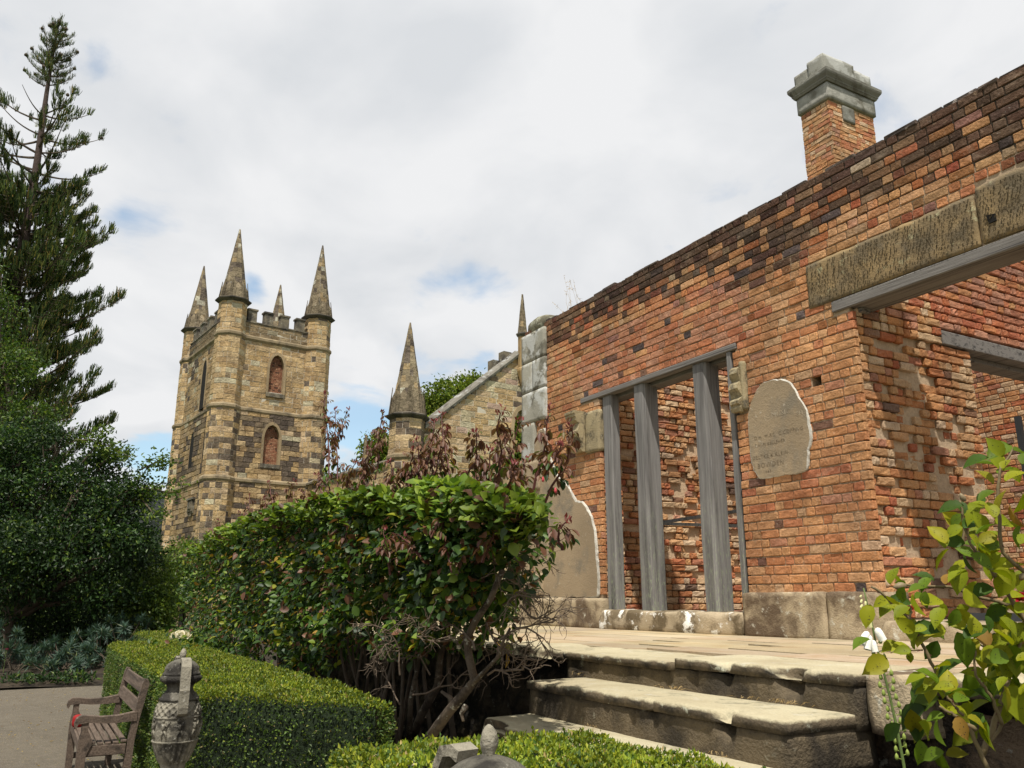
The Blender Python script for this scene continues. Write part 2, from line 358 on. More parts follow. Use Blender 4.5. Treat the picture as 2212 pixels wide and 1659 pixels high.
MT['grass'] = m_stone('mown_grass', (.09, .12, .03), (.05, .08, .02), (.16, .18, .05), 3, (.55, .7), (.4, .6), 12, .02)
MT['hillmat'] = m_stone('wooded_hill', (.045, .06, .045), (.02, .03, .022), (.10, .11, .10), .05, (.5, .6), (.42, .58), .09, 2.0)

# ------------------------------------------------------------------ masonry builder
def runs_at(u0, u1, holes, z):
    rs = [(u0, u1)]
    for h in holes:
        r = h(z)
        if r is None: continue
        new = []
        for (a, b) in rs:
            if r[1] <= a or r[0] >= b: new.append((a, b)); continue
            if r[0] > a: new.append((a, r[0]))
            if r[1] < b: new.append((r[1], b))
        rs = new
    return rs
def rect(ua, ub, za, zb):
    return lambda z: (ua, ub) if za <= z <= zb else None
def arch(uc, w, zb, zs, zt):
    """pointed opening: centre, width, sill, spring, apex"""
    def f(z):
        if z < zb or z > zt: return None
        if z <= zs: k = 1.0
        else: q = (z - zs) / (zt - zs); k = sqrt(max(0, 1 - q ** 1.7)) if q < 1 else 0
        return (uc - w / 2 * k, uc + w / 2 * k)
    return f
def arch_pts(uc, w, zb, zs, zt, n=8):
    R = []
    for i in range(n + 1):
        q = i / n; R.append((uc + w / 2 * sqrt(max(0, 1 - q ** 1.7)), zs + (zt - zs) * q))
    L = [(2 * uc - u, z) for (u, z) in R[:-1]][::-1]
    return [(uc + w / 2, zb)] + R + L + [(uc - w / 2, zb)]
def blocks(name, O, U, Nn, u0, u1, z0, z1, ch, lens, gap, mat, parent, colf, holes=(), depth=.06, nu=4, nz=3, bev=.006, rough=.003, jit=.003, offf=None, seedj=.0, zfun=None, **k):
    """courses of separate blocks on a vertical plane. U along, Nn outward normal"""
    O = np.asarray(O, float); U = np.asarray(U, float); Nn = np.asarray(Nn, float)
    R = []; ncs = max(1, round((z1 - z0) / ch)); ch = (z1 - z0) / ncs
    for i in range(ncs):
        za = z0 + i * ch; zb = za + ch
        for (a, b) in runs_at(u0, u1, holes, (za + zb) / 2):
            u = a - (rng.uniform(0, lens[0][0]) if i % 2 else 0)
            L = lens[i % len(lens)]
            while u < b - .01:
                l = L[rng.integers(len(L))] * rng.uniform(.95, 1.05); e = u + l
                if b - e < min(L) * .45: e = b
                s = max(u, a)
                if e - s > .03: R.append((s, min(e, b), za, zb))
                u = e
    R = np.array(R); B = len(R); cu = (R[:, 0] + R[:, 1]) / 2; cz = (R[:, 2] + R[:, 3]) / 2
    off = np.zeros(B) if offf is None else np.array([offf(u, z) for u, z in zip(cu, cz)])
    off = off + rng.normal(0, rough * .8, B)
    C = np.array([colf(u, z) for u, z in zip(cu, cz)])
    ga = gap / 2
    A = np.concatenate([[0, 0], np.linspace(0, 1, nu), [1, 1]]); Z = np.concatenate([[0, 0], np.linspace(0, 1, nz), [1, 1]])
    na, nzz = len(A), len(Z)
    Ae = np.zeros(na); Ae[2] = 1; Ae[-3] = -1; Ze = np.zeros(nzz); Ze[2] = 1; Ze[-3] = -1
    u = R[:, 0, None, None] + ga + (R[:, 1] - R[:, 0] - gap)[:, None, None] * A[None, None, :] + bev * Ae[None, None, :] + np.zeros((B, nzz, 1))
    z = R[:, 2, None, None] + ga + (R[:, 3] - R[:, 2] - gap)[:, None, None] * Z[None, :, None] + bev * Ze[None, :, None] + np.zeros((B, 1, na))
    ring0 = np.zeros((nzz, na), bool); ring0[0] = ring0[-1] = True; ring0[:, 0] = ring0[:, -1] = True
    inner = np.zeros((nzz, na), bool); inner[2:-2, 2:-2] = True
    edge = ~ring0 & ~inner
    n = np.where(ring0, -depth, np.where(edge, -bev, 0.0))[None] + off[:, None, None] * (~ring0)[None]
    ju = rng.uniform(-jit, jit, u.shape); jz = rng.uniform(-jit, jit, z.shape)
    # keep ring0 aligned with its neighbour on the edge ring
    u = u + ju; z = z + jz
    u[:, 0, :] = u[:, 1, :]; u[:, -1, :] = u[:, -2, :]; z[:, 0, :] = z[:, 1, :]; z[:, -1, :] = z[:, -2, :]
    u[:, :, 0] = u[:, :, 1]; u[:, :, -1] = u[:, :, -2]; z[:, :, 0] = z[:, :, 1]; z[:, :, -1] = z[:, :, -2]
    # rounded corners
    cr = bev * 1.2
    for zi, sz in ((1, 1), (nzz - 2, -1)):
        for ai, sa in ((1, 1), (na - 2, -1)):
            u[:, zi, ai] += cr * sa * .5; z[:, zi, ai] += cr * sz * .5; n[:, zi, ai] -= cr * .7
    n = n + rng.normal(0, rough * .7, n.shape) * (~ring0)[None]
    if zfun is not None: z = np.minimum(z, zfun(u))
    V = O[None, None, None] + u[..., None] * U + n[..., None] * Nn + z[..., None] * np.array([0, 0, 1.0])
    V = V.reshape(-1, 3)
    base = (np.arange(B) * (na * nzz))[:, None]
    q = []
    for i in range(nzz - 1):
        for j in range(na - 1):
            a = i * na + j; q.append((a, a + 1, a + na + 1, a + na))
    q = np.array(q)
    if np.cross(U, [0, 0, 1.0]) @ Nn < 0: q = q[:, ::-1]
    F = (base[:, :, None] + q[None]).reshape(-1, 4)
    Cc = np.repeat(C, na * nzz, 0) * rng.uniform(.94, 1.06, (B * na * nzz, 1))
    return mesh(name, V, [F], mat, parent, Cc, **k)
def backing(name, O, U, Nn, u0, u1, z0, z1, ch, thick, back, mat, parent, holes=(), **k):
    """the wall body behind the facing blocks, one mesh of stacked slabs that stop at the openings"""
    mb = MB(); O = np.asarray(O, float); U = np.asarray(U, float); Nn = np.asarray(Nn, float)
    ncs = max(1, round((z1 - z0) / ch)); ch = (z1 - z0) / ncs; cur = {}
    done = []
    for i in range(ncs + 1):
        rs = set((round(a, 3), round(b, 3)) for a, b in runs_at(u0, u1, holes, z0 + (i + .5) * ch)) if i < ncs else set()
        for r in list(cur):
            if r not in rs: done.append((r, cur.pop(r), z0 + i * ch))
        for r in rs:
            if r not in cur: cur[r] = z0 + i * ch
    for (a, b), za, zb in done:
        P = [O + a * U - back * Nn + np.array([0, 0, za]), O + b * U - back * Nn + np.array([0, 0, za]), O + b * U - (back + thick) * Nn + np.array([0, 0, za]), O + a * U - (back + thick) * Nn + np.array([0, 0, za])]
        mb.prism(P, (0, 0, zb - za))
    return mb.build(name, mat, parent, **k)

OR = [(.50, .235, .095), (.46, .19, .08), (.52, .28, .13), (.42, .15, .06), (.53, .32, .17), (.50, .27, .12), (.46, .22, .10), (.47, .28, .14)]
RD = [(.40, .11, .05), (.36, .09, .05), (.42, .14, .07)]
PK = [(.42, .19, .13), (.40, .17, .11), (.44, .22, .16), (.38, .14, .09), (.30, .15, .12), (.43, .14, .07)]
DK = [(.07, .055, .055), (.11, .085, .085), (.15, .08, .06), (.18, .10, .07)]
CM = [(.56, .42, .27), (.58, .46, .33), (.50, .36, .22)]
def pick(L): return np.array(L[rng.integers(len(L))])
def col_front(u, z):
    r = rng.random()
    if -8.95 < u < -5.9 and 4.1 < z < 5.0: c = pick(PK) if r < .62 else pick(RD) if r < .78 else pick(OR) if r < .93 else pick(DK)
    else: c = pick(OR) if r < .83 else pick(RD) if r < .90 else pick(DK) if r < .925 else pick(CM) * .85 if r < .97 else pick(PK)
    w = z - (4.98 if u < -7 else 4.84 if u < -5.5 else 4.74) + .22 * fbm([u * 1.1, z * 1.6, 3.3]) + rng.uniform(-.30, .22) + 1.2 * max(0, z - 5.12)
    if w > 0:
        f = min(1, w / .26) * (.90 if u > -8.8 else .78) * (1 if z > 5.45 else rng.choice([1, 1, 1, 1, .75, .3])); c = c * (1 - f) + np.array([.060, .042, .034]) * f
        if rng.random() < .12: c = c * .6
    if z > 4.05 and u > -6.0 and w <= 0 and rng.random() < .3: c = c * rng.uniform(.45, .8)
    m_ = np.array([.50, .265, .14]); g = c.sum() / 3; k = .40 if g > .16 and w <= 0 else 0; c = c * (1 - k) + m_ * k
    return c * .97
def col_in(u, z):
    r = rng.random()
    c = pick(OR) if r < .45 else pick(CM) if r < .76 else pick(PK) if r < .86 else pick(RD) if r < .96 else pick(DK)
    c = c * .78 + np.array([.46, .27, .15]) * .22; return c * .95
def col_cross(u, z):
    r = rng.random()
    if u > 7.3 and z > 4.1: c = pick(PK) if r < .6 else pick(RD) if r < .85 else pick(OR)
    else: c = pick(OR) if r < .60 else pick(CM) if r < .84 else pick(PK) if r < .9 else pick(RD) if r < .95 else pick(DK)
    c = c * .78 + np.array([.44, .24, .12]) * .22; return c * .90
LN = [[.225, .108, .108], [.108, .225, .225, .108], [.225, .108]]

# ------------------------------------------------------------------ ground
def grid(name, x0, x1, y0, y1, nx, ny, z, mat, amp=0, sc_=1, **k):
    X, Yy = np.meshgrid(np.linspace(x0, x1, nx), np.linspace(y0, y1, ny)); P = np.stack([X, Yy, np.zeros_like(X)], -1)
    Z = z(X, Yy) if callable(z) else np.full(X.shape, z, float)
    P[..., 2] = Z + amp * fbm(np.stack([X * sc_, Yy * sc_, X * 0], -1))
    i = np.arange(nx * ny).reshape(ny, nx); q = np.stack([i[:-1, :-1], i[:-1, 1:], i[1:, 1:], i[1:, :-1]], -1).reshape(-1, 4)
    return mesh(name, P.reshape(-1, 3), [q], mat, None, None, True, **k)
GZ = 0.15
grid('ground', -900, 900, -900, 900, 60, 60, 0.10, MT['grass'], kind='structure')
grid('gravel_path', -16.93, 6, -9, 1.55, 60, 30, GZ, MT['gravel'], .012, .8, kind='structure')
grid('garden_bed', -34, -16.88, -8, 9, 30, 30, lambda X, Y: .16 + .10 * np.clip((-16.9 - X), 0, 1), MT['soil'], .04, 1.2, kind='structure')
grid('border_soil', -16.7, -2.3, 1.45, 3.45, 40, 10, .19, MT['soil'], .03, 2, kind='structure')
grid('right_border_soil', -2.35, 4, .6, 3.6, 20, 12, .2, MT['soil'], .04, 2, kind='structure')

# ------------------------------------------------------------------ the brick house
rng = np.random.default_rng(101); random.seed(101)
WY = 6.1; TZ = 1.27; XC = -4.6; XI = -8.8
house = empty('ruined_brick_house', (-6.0, 6.1, TZ), label='roofless orange brick house ruin with timber posts in its window and a chimney', cat='building')
X1 = 1.6
hf = [rect(-8.5, -6.11, 1.0, 4.14), rect(-4.6, -3.07, 1.0, 4.19), rect(-5.06, -3.37, 4.25, 4.70), rect(-4.81, -3.06, 4.14, 4.26), rect(-8.92, -6.04, 4.13, 4.20),
      rect(-5.13, -5.02, 3.49, 3.64), rect(-10.5, -9.77, 4.1, 5.45), rect(-10.5, -10.07, 3.55, 4.1), rect(-8.80, -8.5, 3.44, 3.98), rect(-6.11, -5.93, 3.46, 3.98), rect(-3.37, -2.0, 4.25, 4.75)]
fw = blocks('brick_wall', (0, WY, 0), (1, 0, 0), (0, -1, 0), -10.42, X1, 1.66, 5.55, .0848, LN, .011, MT['brick'], house, col_front, hf, .05, 4, 3, .006, .0022, .0025,
       offf=lambda u, z: -.004 * (rng.random() < .2))
hb = [rect(-8.54, -6.07, 1.0, 4.19), rect(-4.64, -3.03, 1.0, 4.19), rect(-5.13, -5.02, 3.49, 3.64)]
backing('wall_core', (0, WY, 0), (1, 0, 0), (0, -1, 0), -10.41, X1, 1.2, 4.93, .01, .33, .014, MT['mortar'], house, hb)
backing('wall_core', (0, WY, 0), (1, 0, 0), (0, -1, 0), -10.41, X1, 4.93, 5.53, .3, .33, .015, m_plain('blackened_mortar', (.10, .08, .06), .95, .5, 20, .01), house)
# hole depth: black back plate paints the shade inside
mb = MB(); mb.box((-5.14, WY + .30, 3.48), (-5.01, WY + .33, 3.65)); mb.build('socket_back', MT['black'], house)
# rough wall top, slightly uneven
mb = MB(); x = -9.9
while x < X1:
    w = rng.uniform(.16, .34); mb.bbox(np.array([x, WY - .004 + rng.uniform(0, .02), 5.53]), np.array([min(x + w, X1), WY + .36, 5.553 + rng.uniform(.0, .028)]), .01, None, .004); x += w + .008
mb.build('wall_top', m_stone('wall_top_lichen', (.10, .075, .06), (.05, .04, .035), (.48, .42, .38), 6, (.60, .66), (.45, .6), 14, .01), house)
# cross wall at XC facing +X
def offx(u, z):
    if z > 3.95: return -.006 * (rng.random() < .3)
    w = fbm([u * 1.3, z * 1.3, 1.1]); a = -.01
    if w > .05 and rng.random() < .45: a -= rng.uniform(.015, .06)
    if w > -.25 and rng.random() < .16: a -= rng.uniform(.03, .09)
    return a * (1.0 if u > 6.35 else .3)
hx = [rect(7.82, 9.3, 1.0, 3.97), rect(7.38, 9.75, 3.97, 4.13)]
blocks('cross_wall_brick', (XC, 0, 0), (0, 1, 0), (1, 0, 0), WY + .052, 13.5, 1.45, 5.5, .0848, LN, .012, MT['brick'], house, col_cross, hx, .12, 4, 3, .009, .004, .004, offf=offx)
backing('cross_wall_core', (XC, 0, 0), (0, 1, 0), (1, 0, 0), WY + .36, 13.5, 1.2, 5.48, .01, .26, .055, MT['mortar'], house, [rect(7.82, 9.3, 1.0, 4.13)])
backing('pier_core', (XC, 0, 0), (0, 1, 0), (1, 0, 0), WY + .05, WY + .36, 1.2, 4.19, .1, .3, .05, MT['mortar'], house)
blocks('jamb_brick', (-3.07, 0, 0), (0, 1, 0), (-1, 0, 0), WY + .052, WY + .34, 1.45, 4.19, .0848, LN, .012, MT['brick'], house, col_front, (), .05, 4, 3, .006)
blocks('jamb_brick', (-8.5, 0, 0), (0, 1, 0), (1, 0, 0), WY + .052, WY + .34, 1.45, 4.13, .0848, LN, .012, MT['brick'], house, col_in, (), .05, 4, 3, .01, .006, .005, offf=lambda u, z: -.03 * (rng.random() < .3))
# inner wall seen through the window
def offi(u, z):
    w = fbm([u * 1.5 + 5, z * 1.6, 2.1]); a = 0
    if 1.9 < z < 4.4:
        if w > -.1 and rng.random() < .30: a -= rng.uniform(.03, .11)
        if rng.random() < .2: a -= .02
    return a
blocks('inner_wall_brick', (XI, 0, 0), (0, 1, 0), (1, 0, 0), WY + .345, 17, 1.3, 5.5, .0848, LN, .012, MT['brick'], house, col_in, (), .13, 4, 3, .010, .005, .005, offf=offi)
backing('inner_wall_core', (XI, 0, 0), (0, 1, 0), (1, 0, 0), WY + .345, 17, 1.2, 5.48, .2, .3, .05, m_plain('sandy_mortar', (.52, .38, .25), .95, .4, 30, .012), house)
# rear wall of the rooms
blocks('rear_wall_brick', (0, 13.5, 0), (1, 0, 0), (0, -1, 0), -8.8, X1, 1.3, 5.4, .0848, LN, .012, MT['brick'], house, col_in, [rect(-7.4, -6.4, 1, 4)], .06, 3, 3, .008)
backing('rear_wall_core', (0, 13.5, 0), (1, 0, 0), (0, -1, 0), -8.8, X1, 1.2, 5.38, .2, .3, .02, MT['mortar'], house, [rect(-7.4, -6.4, 1, 4)])
mb = MB(); mb.box((-8.8, WY + .3, 1.30), (X1, 13.5, 1.44)); mb.build('room_floor', MT['mortar_dark'], house)

# window lintel, posts
def timber(name, a, b, mat, e=.008, parent=house):
    mb = MB(); n = 12; a = np.array(a, float); b = np.array(b, float); ax = int(np.argmax(b - a))
    mb.bbox(a, b, e); V = mb.V[0]
    return mb.build(name, mat, parent)
wl = timber('window_lintel', (-8.92, WY - .012, 4.132), (-6.04, WY + .10, 4.198), MT['woodh'])
mb = MB(); mb.bbox(np.array([-8.52, WY + .14, 4.10]), np.array([-6.09, WY + .33, 4.16]), .006); mb.build('inner_board', MT['woodh'], house)
ZS = 1.485
def post(x0, x1, y0, y1, cham):
    mb = MB(); n = 14
    O = [(x0 + cham, y0), (x1 - cham, y0), (x1, y0 + cham), (x1, y1 - cham), (x1 - cham, y1), (x0 + cham, y1), (x0, y1 - cham), (x0, y0 + cham)]
    V = []
    for i in range(n + 1):
        z = ZS + (4.128 - ZS) * i / n
        for (x, y) in O:
            V.append((x + .004 * vn([x * 9, z * 2.2, y * 9]), y + .004 * vn([x * 7 + 4, z * 2.2, y * 9]), z))
    F = [(i * 8 + k, i * 8 + (k + 1) % 8, (i + 1) * 8 + (k + 1) % 8, (i + 1) * 8 + k) for i in range(n) for k in range(8)] + [tuple(range(7, -1, -1)), tuple(range(n * 8, n * 8 + 8))]
    mb.add(V, F); return mb.build('window_post', MT['wood'], house)
for (a, b, y0, y1, c) in [(-8.47, -8.29, WY + .03, WY + .16, .012), (-7.83, -7.62, WY + .02, WY + .26, .03), (-6.77, -6.56, WY + .02, WY + .26, .03), (-6.20, -6.135, WY + .0, WY + .10, .006)]:
    post(a, b, y0, y1, c)
# two weathered rails across the room behind the posts
mb = MB()
for (p, q) in (((2640, 2095), (2945, 2050)), ((2640, 2100), (2945, 2110))):
    P = onY(*p, 6.75); Q = onY(*q, 7.15 if q[1] < 2100 else 6.6); d = Q - P; P = P - d * .25; Q = Q + d * .35
    mb.prism([P + (0, 0, 0), P + (0, .05, 0), P + (0, .05, .035), P + (0, 0, .035)], Q - P)
mb.build('brace_rail', MT['wood'], house)

def rough_box(name, a, b, mat, parent, amp=.01, f=6, res=.04, edge=.03, chips=0, zvar=0, zcut=None, col=False, **k):
    """closed box with subdivided, worn faces and rounded edges"""
    a = np.array(a, float); b = np.array(b, float); L = b - a; mb = MB(); n = [max(2, int(min(60, round(l / res)))) for l in L]
    vid = {}; V = []; F = []
    def vi(i, j, l):
        key = (i, j, l)
        if key not in vid: vid[key] = len(V); V.append((a[0] + L[0] * i / n[0], a[1] + L[1] * j / n[1], a[2] + L[2] * l / n[2]))
        return vid[key]
    for ax in range(3):
        o = [i for i in range(3) if i != ax]
        for sg in (0, n[ax]):
            for p in range(n[o[0]]):
                for q in range(n[o[1]]):
                    f4 = []
                    for (dp, dq) in ((0, 0), (1, 0), (1, 1), (0, 1)):
                        t = [0, 0, 0]; t[ax] = sg; t[o[0]] = p + dp; t[o[1]] = q + dq; f4.append(vi(*t))
                    if (sg > 0) == (ax == 1): f4 = f4[::-1]
                    F.append(f4)
    V = np.array(V); C = (a + b) / 2; H = L / 2
    r = min(edge, H.min() * .8); d = V - C; inn = np.clip(d, -(H - r), H - r); e = d - inn; ln = np.linalg.norm(e, axis=1)
    ln2 = np.maximum(ln, 1e-9); V = np.where((ln > r)[:, None], C + inn + e / ln2[:, None] * r, V)
    nrm = e / ln2[:, None]; nn = fbm(V * f, 3); V = V + nrm * (amp * nn)[:, None]
    if chips:
        w = np.clip(fbm(V * np.array([4.5, 1, 1]) + 11, 4) - .12, 0, 1) * 1.5
        top = np.clip((V[:, 2] - (b[2] - .13)) / .13, 0, 1); front = np.clip(1 - (V[:, 1] - a[1]) / .09, 0, 1)
        cut = w * top * front * chips
        V[:, 1] += cut; V[:, 2] -= cut * .55 * (top > .6)
    return mesh(name, V, F, mat, parent, None, True, **k)

# sill and plinth stones of the front wall
rough_box('window_sill', (-8.46, WY - .13, 1.25), (-6.12, WY + .36, ZS), m_stone('worn_sill_stone', (.42, .34, .23), (.15, .115, .07), (.78, .76, .70), 3.6, (.58, .63), (.46, .56), 5, .008), house, .012, 5, .035, .035, chips=.16)
rough_box('plinth_stone', (-6.10, WY - .10, 1.25), (-5.125, WY + .3, 1.668), MT['plinth'], house, .007, 6, .04, .018)
rough_box('plinth_stone', (-5.115, WY - .09, 1.25), (-4.58, WY + .3, 1.668), MT['plinth'], house, .007, 6, .04, .02)
rough_box('plinth_stone', (-10.42, WY - .10, 1.25), (-9.885, WY + .3, 1.625), MT['plinth'], house, .006, 6, .05, .016)
rough_box('plinth_stone', (-9.875, WY - .10, 1.25), (-8.47, WY + .3, 1.625), MT['plinth'], house, .009, 6, .04, .04)
rough_box('plinth_stone', (-3.05, WY - .09, 1.25), (X1, WY + .3, 1.668), MT['plinth'], house, .006, 6, .08, .02)
rough_box('door_sill', (-4.57, WY - .16, 1.25), (-3.07, WY + .4, 1.44), MT['plinth'], house, .007, 6, .04, .03, chips=.06)
# stone lintel with pick marks, timber under it
mb = MB()
def pecks(mb, x0, x1, z0, z1, y, n):
    for i in range(n):
        x = rng.uniform(x0 + .02, x1 - .02); z = rng.uniform(z0 + .02, z1 - .02); l = rng.uniform(.014, .028); w = rng.uniform(.0025, .005)
        if rng.random() < .1: continue
        a = rng.normal(.0, .22); dx = sin(a) * l / 2; dz = cos(a) * l / 2
        P = [(x - dx - w, y, z - dz), (x - dx + w, y, z - dz), (x + dx + w, y, z + dz), (x + dx - w, y, z + dz)]
        mb.add(P, [(0, 1, 2, 3)])
sl1 = rough_box('stone_lintel', (-5.06, WY - .014, 4.253), (-3.385, WY + .3, 4.695), MT['pecked'], house, .006, 9, .035, .012)
sl2 = rough_box('stone_lintel', (-3.375, WY - .012, 4.262), (-2.0, WY + .3, 4.745), MT['pecked'], house, .006, 9, .035, .012)
for s_, x0, x1, z1, y in ((sl1, -5.06, -3.385, 4.68, WY - .0235), (sl2, -3.375, -2.0, 4.73, WY - .0215)):
    mb = MB(); k = 0
    nx = int((x1 - x0) / .032); nz = int((z1 - 4.26) / .034)
    for i in range(nx):
        for j in range(nz):
            if rng.random() < .24: continue
            x = x0 + .02 + i * .032 + rng.normal(0, .007) + (j % 2) * .016; z = 4.275 + j * .034 + rng.normal(0, .006); l = rng.uniform(.018, .032); w = rng.uniform(.004, .007)
            if x > x1 - .02: continue
            a = rng.normal(.1, .2); dx = sin(a) * l / 2; dz = cos(a) * l / 2
            mb.add([(x - dx - w, y, z - dz), (x + w * .4 - dx, y, z - dz - .002), (x + dx + w, y, z + dz), (x + dx - w * .5, y, z + dz + .002)], [(0, 1, 2, 3)])
    mb.build('pick_marks', m_plain('pick_mark_shadow', (.05, .037, .018), .95, .3) if k == 0 else None, s_, kind='stuff')
mb = MB(); mb.box((-3.30, WY - .022, 4.40), (-3.24, WY + .02, 4.47), j=.006); mb.build('iron_socket', MT['black'], house)
timber('door_lintel', (-4.81, WY - .016, 4.145), (-3.02, WY + .30, 4.247), MT['woodh'])
mb = MB(); mb.bbox(np.array([-4.66, WY + .08, 4.10]), np.array([-4.56, WY + .2, 4.143]), .005); mb.build('packing_block', MT['woodh'], house)
mb = MB(); mb.bbox(np.array([XC - .33, 7.37, 3.985]), np.array([XC + .014, 9.76, 4.125]), .008); mb.build('inner_door_lintel', MT['woodh'], house)
mb = MB(); mb.bbox(np.array([XC - .32, 7.80, 3.93]), np.array([XC - .12, 9.35, 3.983]), .006); mb.build('inner_door_board', MT['woodh'], house)
# dark steel props in the doorway
mb = MB()
mb.box((-3.62, WY + .5, 1.44), (-3.58, WY + .54, 3.0)); mb.box((-4.2, WY + .5, 1.44), (-3.0, WY + .53, 1.50)); 
mb.build('steel_barrier', MT['metal'], house)

# quoins at the far corner, and the rounded lump on top
Q = [(-10.43, -9.775, 5.03, 5.47), (-10.43, -10.125, 4.57, 5.02), (-10.12, -9.765, 4.57, 5.02), (-10.43, -9.765, 4.10, 4.56), (-10.43, -10.075, 3.55, 4.09), (-10.5, -9.93, 3.1, 3.53), (-10.5, -10.2, 2.66, 3.09), (-10.5, -9.95, 2.2, 2.64), (-10.5, -10.2, 1.96, 2.19), (-10.5, -9.86, 1.64, 1.955)]
for i, (a, b, z0, z1) in enumerate(Q):
    rough_box('quoin_stone', (a, WY - (.036 if i < 5 else .05), z0), (b, WY + .3, z1), MT['quoin'] if i < 5 else MT['plaster'], house, .003, 6, .05, .007)
mb = MB(); mb.lathe((0, 0, 0), [(.001, -.14), (.22, -.13), (.30, -.02), (.29, .06), (.20, .125), (.001, .15)], 16)
V = mb.V[0] * np.array([1.3, .75, 1.0]); V = V + .03 * fbm(V * 5)[:, None] + np.array([-10.06, WY + .16, 5.56])
mesh('cap_lump', V, mb.F, m_stone('lichen_cap', (.28, .26, .18), (.13, .12, .085), (.38, .38, .29), 4, (.5, .62), (.48, .6), 9, .02), house, None, True)

# render patches: tan plaster with a broken pale edge
def patch(name, pts, y, th=.024, rim=.018, seed=0):
    P = np.array([(p[0], p[2]) for p in pts]); n = len(P); R = []
    for i in range(n):  # subdivide and roughen
        a, b = P[i], P[(i + 1) % n]; m = max(1, int(np.linalg.norm(b - a) / .035))
        for k in range(m): R.append(a + (b - a) * k / m)
    R = np.array(R); c = R.mean(0)
    # smooth then jitter
    for _ in range(2): R = (np.roll(R, 1, 0) + R * 2 + np.roll(R, -1, 0)) / 4
    R = R + rng.normal(0, .0035, R.shape)
    T = np.roll(R, -1, 0) - np.roll(R, 1, 0); T /= np.linalg.norm(T, axis=1)[:, None] + 1e-9
    area = .5 * np.sum(R[:, 0] * np.roll(R[:, 1], -1) - np.roll(R[:, 0], -1) * R[:, 1]); sg = 1 if area > 0 else -1
    IN = np.stack([-T[:, 1], T[:, 0]], 1) * sg
    w = rim * np.clip(.75 + .6 * fbm(np.stack([R[:, 0] * 6, R[:, 1] * 6, R[:, 0] * 0], -1)), .3, 2)[:, None] * (1 + .8 * np.clip(-IN[:, :1], 0, 1))
    I = R + IN * w
    m = len(R); z3 = lambda Q, yy: np.stack([Q[:, 0], np.full(len(Q), yy), Q[:, 1]], 1)
    rimV = np.concatenate([z3(R, y), z3(R + IN * .004, y - th * .7), z3(I, y - th)])
    F = [(k * m + i, k * m + (i + 1) % m, (k + 1) * m + (i + 1) % m, (k + 1) * m + i) for k in range(2) for i in range(m)]
    face = mesh(name, z3(I, y - th), [tuple(range(m))], MT['plaster'], house)
    mesh('broken_edge', rimV, F, MT['lime'], face)
    return face
gp = [(3035, 1545), (3080, 1520), (3150, 1515), (3180, 1545), (3205, 1600), (3235, 1640), (3255, 1755), (3240, 1800), (3238, 1880), (3200, 1895), (3120, 1905), (3040, 1920), (3010, 1870), (3000, 1780), (2993, 1670), (3005, 1610)]
graf = patch('graffiti_plaster', [onY(*p, WY) for p in gp], WY - .002, .016, .013)
rp = [(-10.1, 1.63), (-10.2, 2.6), (-10.2, 3.5), (-10.0, 3.95), (-9.80, 3.98), (-9.74, 3.70), (-9.66, 3.5), (-9.56, 3.36), (-9.50, 3.24), (-9.28, 3.14), (-9.15, 2.98), (-9.04, 2.86), (-8.88, 2.83), (-8.72, 2.66), (-8.63, 2.45), (-8.60, 2.2), (-8.585, 1.95), (-8.57, 1.78), (-8.60, 1.63)]
patch('wall_plaster', [(x, WY, z) for x, z in rp], WY - .002, .026, .016)
# scratched names on the plaster
gm = m_plain('scratch', (.46, .39, .29), .9, .2); gm2 = m_plain('scratch_dark', (.20, .155, .10), .9, .2)
def text(s, p, size, mat, parent, rot=0, y=WY - .0195):
    cu = bpy.data.curves.new('t', 'FONT'); cu.body = s; cu.size = size; cu.extrude = .0006; cu.offset = -.0018 * size / .06; cu.resolution_u = 2; cu.space_character = 1.15
    o = bpy.data.objects.new('t', cu); COL.objects.link(o)
    o.matrix_world = Matrix.Translation((p[0], y, p[2])) @ Matrix.Rotation(rot, 4, 'Y') @ Matrix.Rotation(pi / 2, 4, 'X')
    bpy.context.view_layer.update(); dg = bpy.context.evaluated_depsgraph_get(); me = bpy.data.meshes.new_from_object(o.evaluated_get(dg)); me.transform(o.matrix_world)
    V = np.array([v.co[:] for v in me.vertices]); F = [tuple(f.vertices) for f in me.polygons]
    bpy.data.objects.remove(o); bpy.data.meshes.remove(me); return V, F
def writing(rows, mat, parent, name):
    mb = MB()
    for (s, px, py, size, rot) in rows:
        V, F = text(s, onY(px, py, WY), size, None, None, rot); V = V + .0012 * rng.normal(0, 1, V.shape) * np.array([1, 0, 1]); mb.add(V, F)
    o = mb.build(name, mat, parent); o['kind'] = 'stuff'
writing([('MUSIC', 3092, 1672, .075, .0), ('SH', 3192, 1664, .06, 0), ('UM', 3190, 1722, .025, 0), ('TM', 3048, 1782, .03, 0)], gm, graf, 'pale_scratched_letters')
writing([('O.H  M.AC  C.COPPING', 3022, 1762, .052, 0), ('T.H  M KELLEHER', 3025, 1792, .045, 0), ('DELTKE K.KLEIN', 3016, 1842, .055, 0), ('J BOWDEN', 3022, 1878, .07, 0), ('1 8 8 0', 3060, 1893, .03, 0)], gm2, graf, 'dark_scratched_letters')

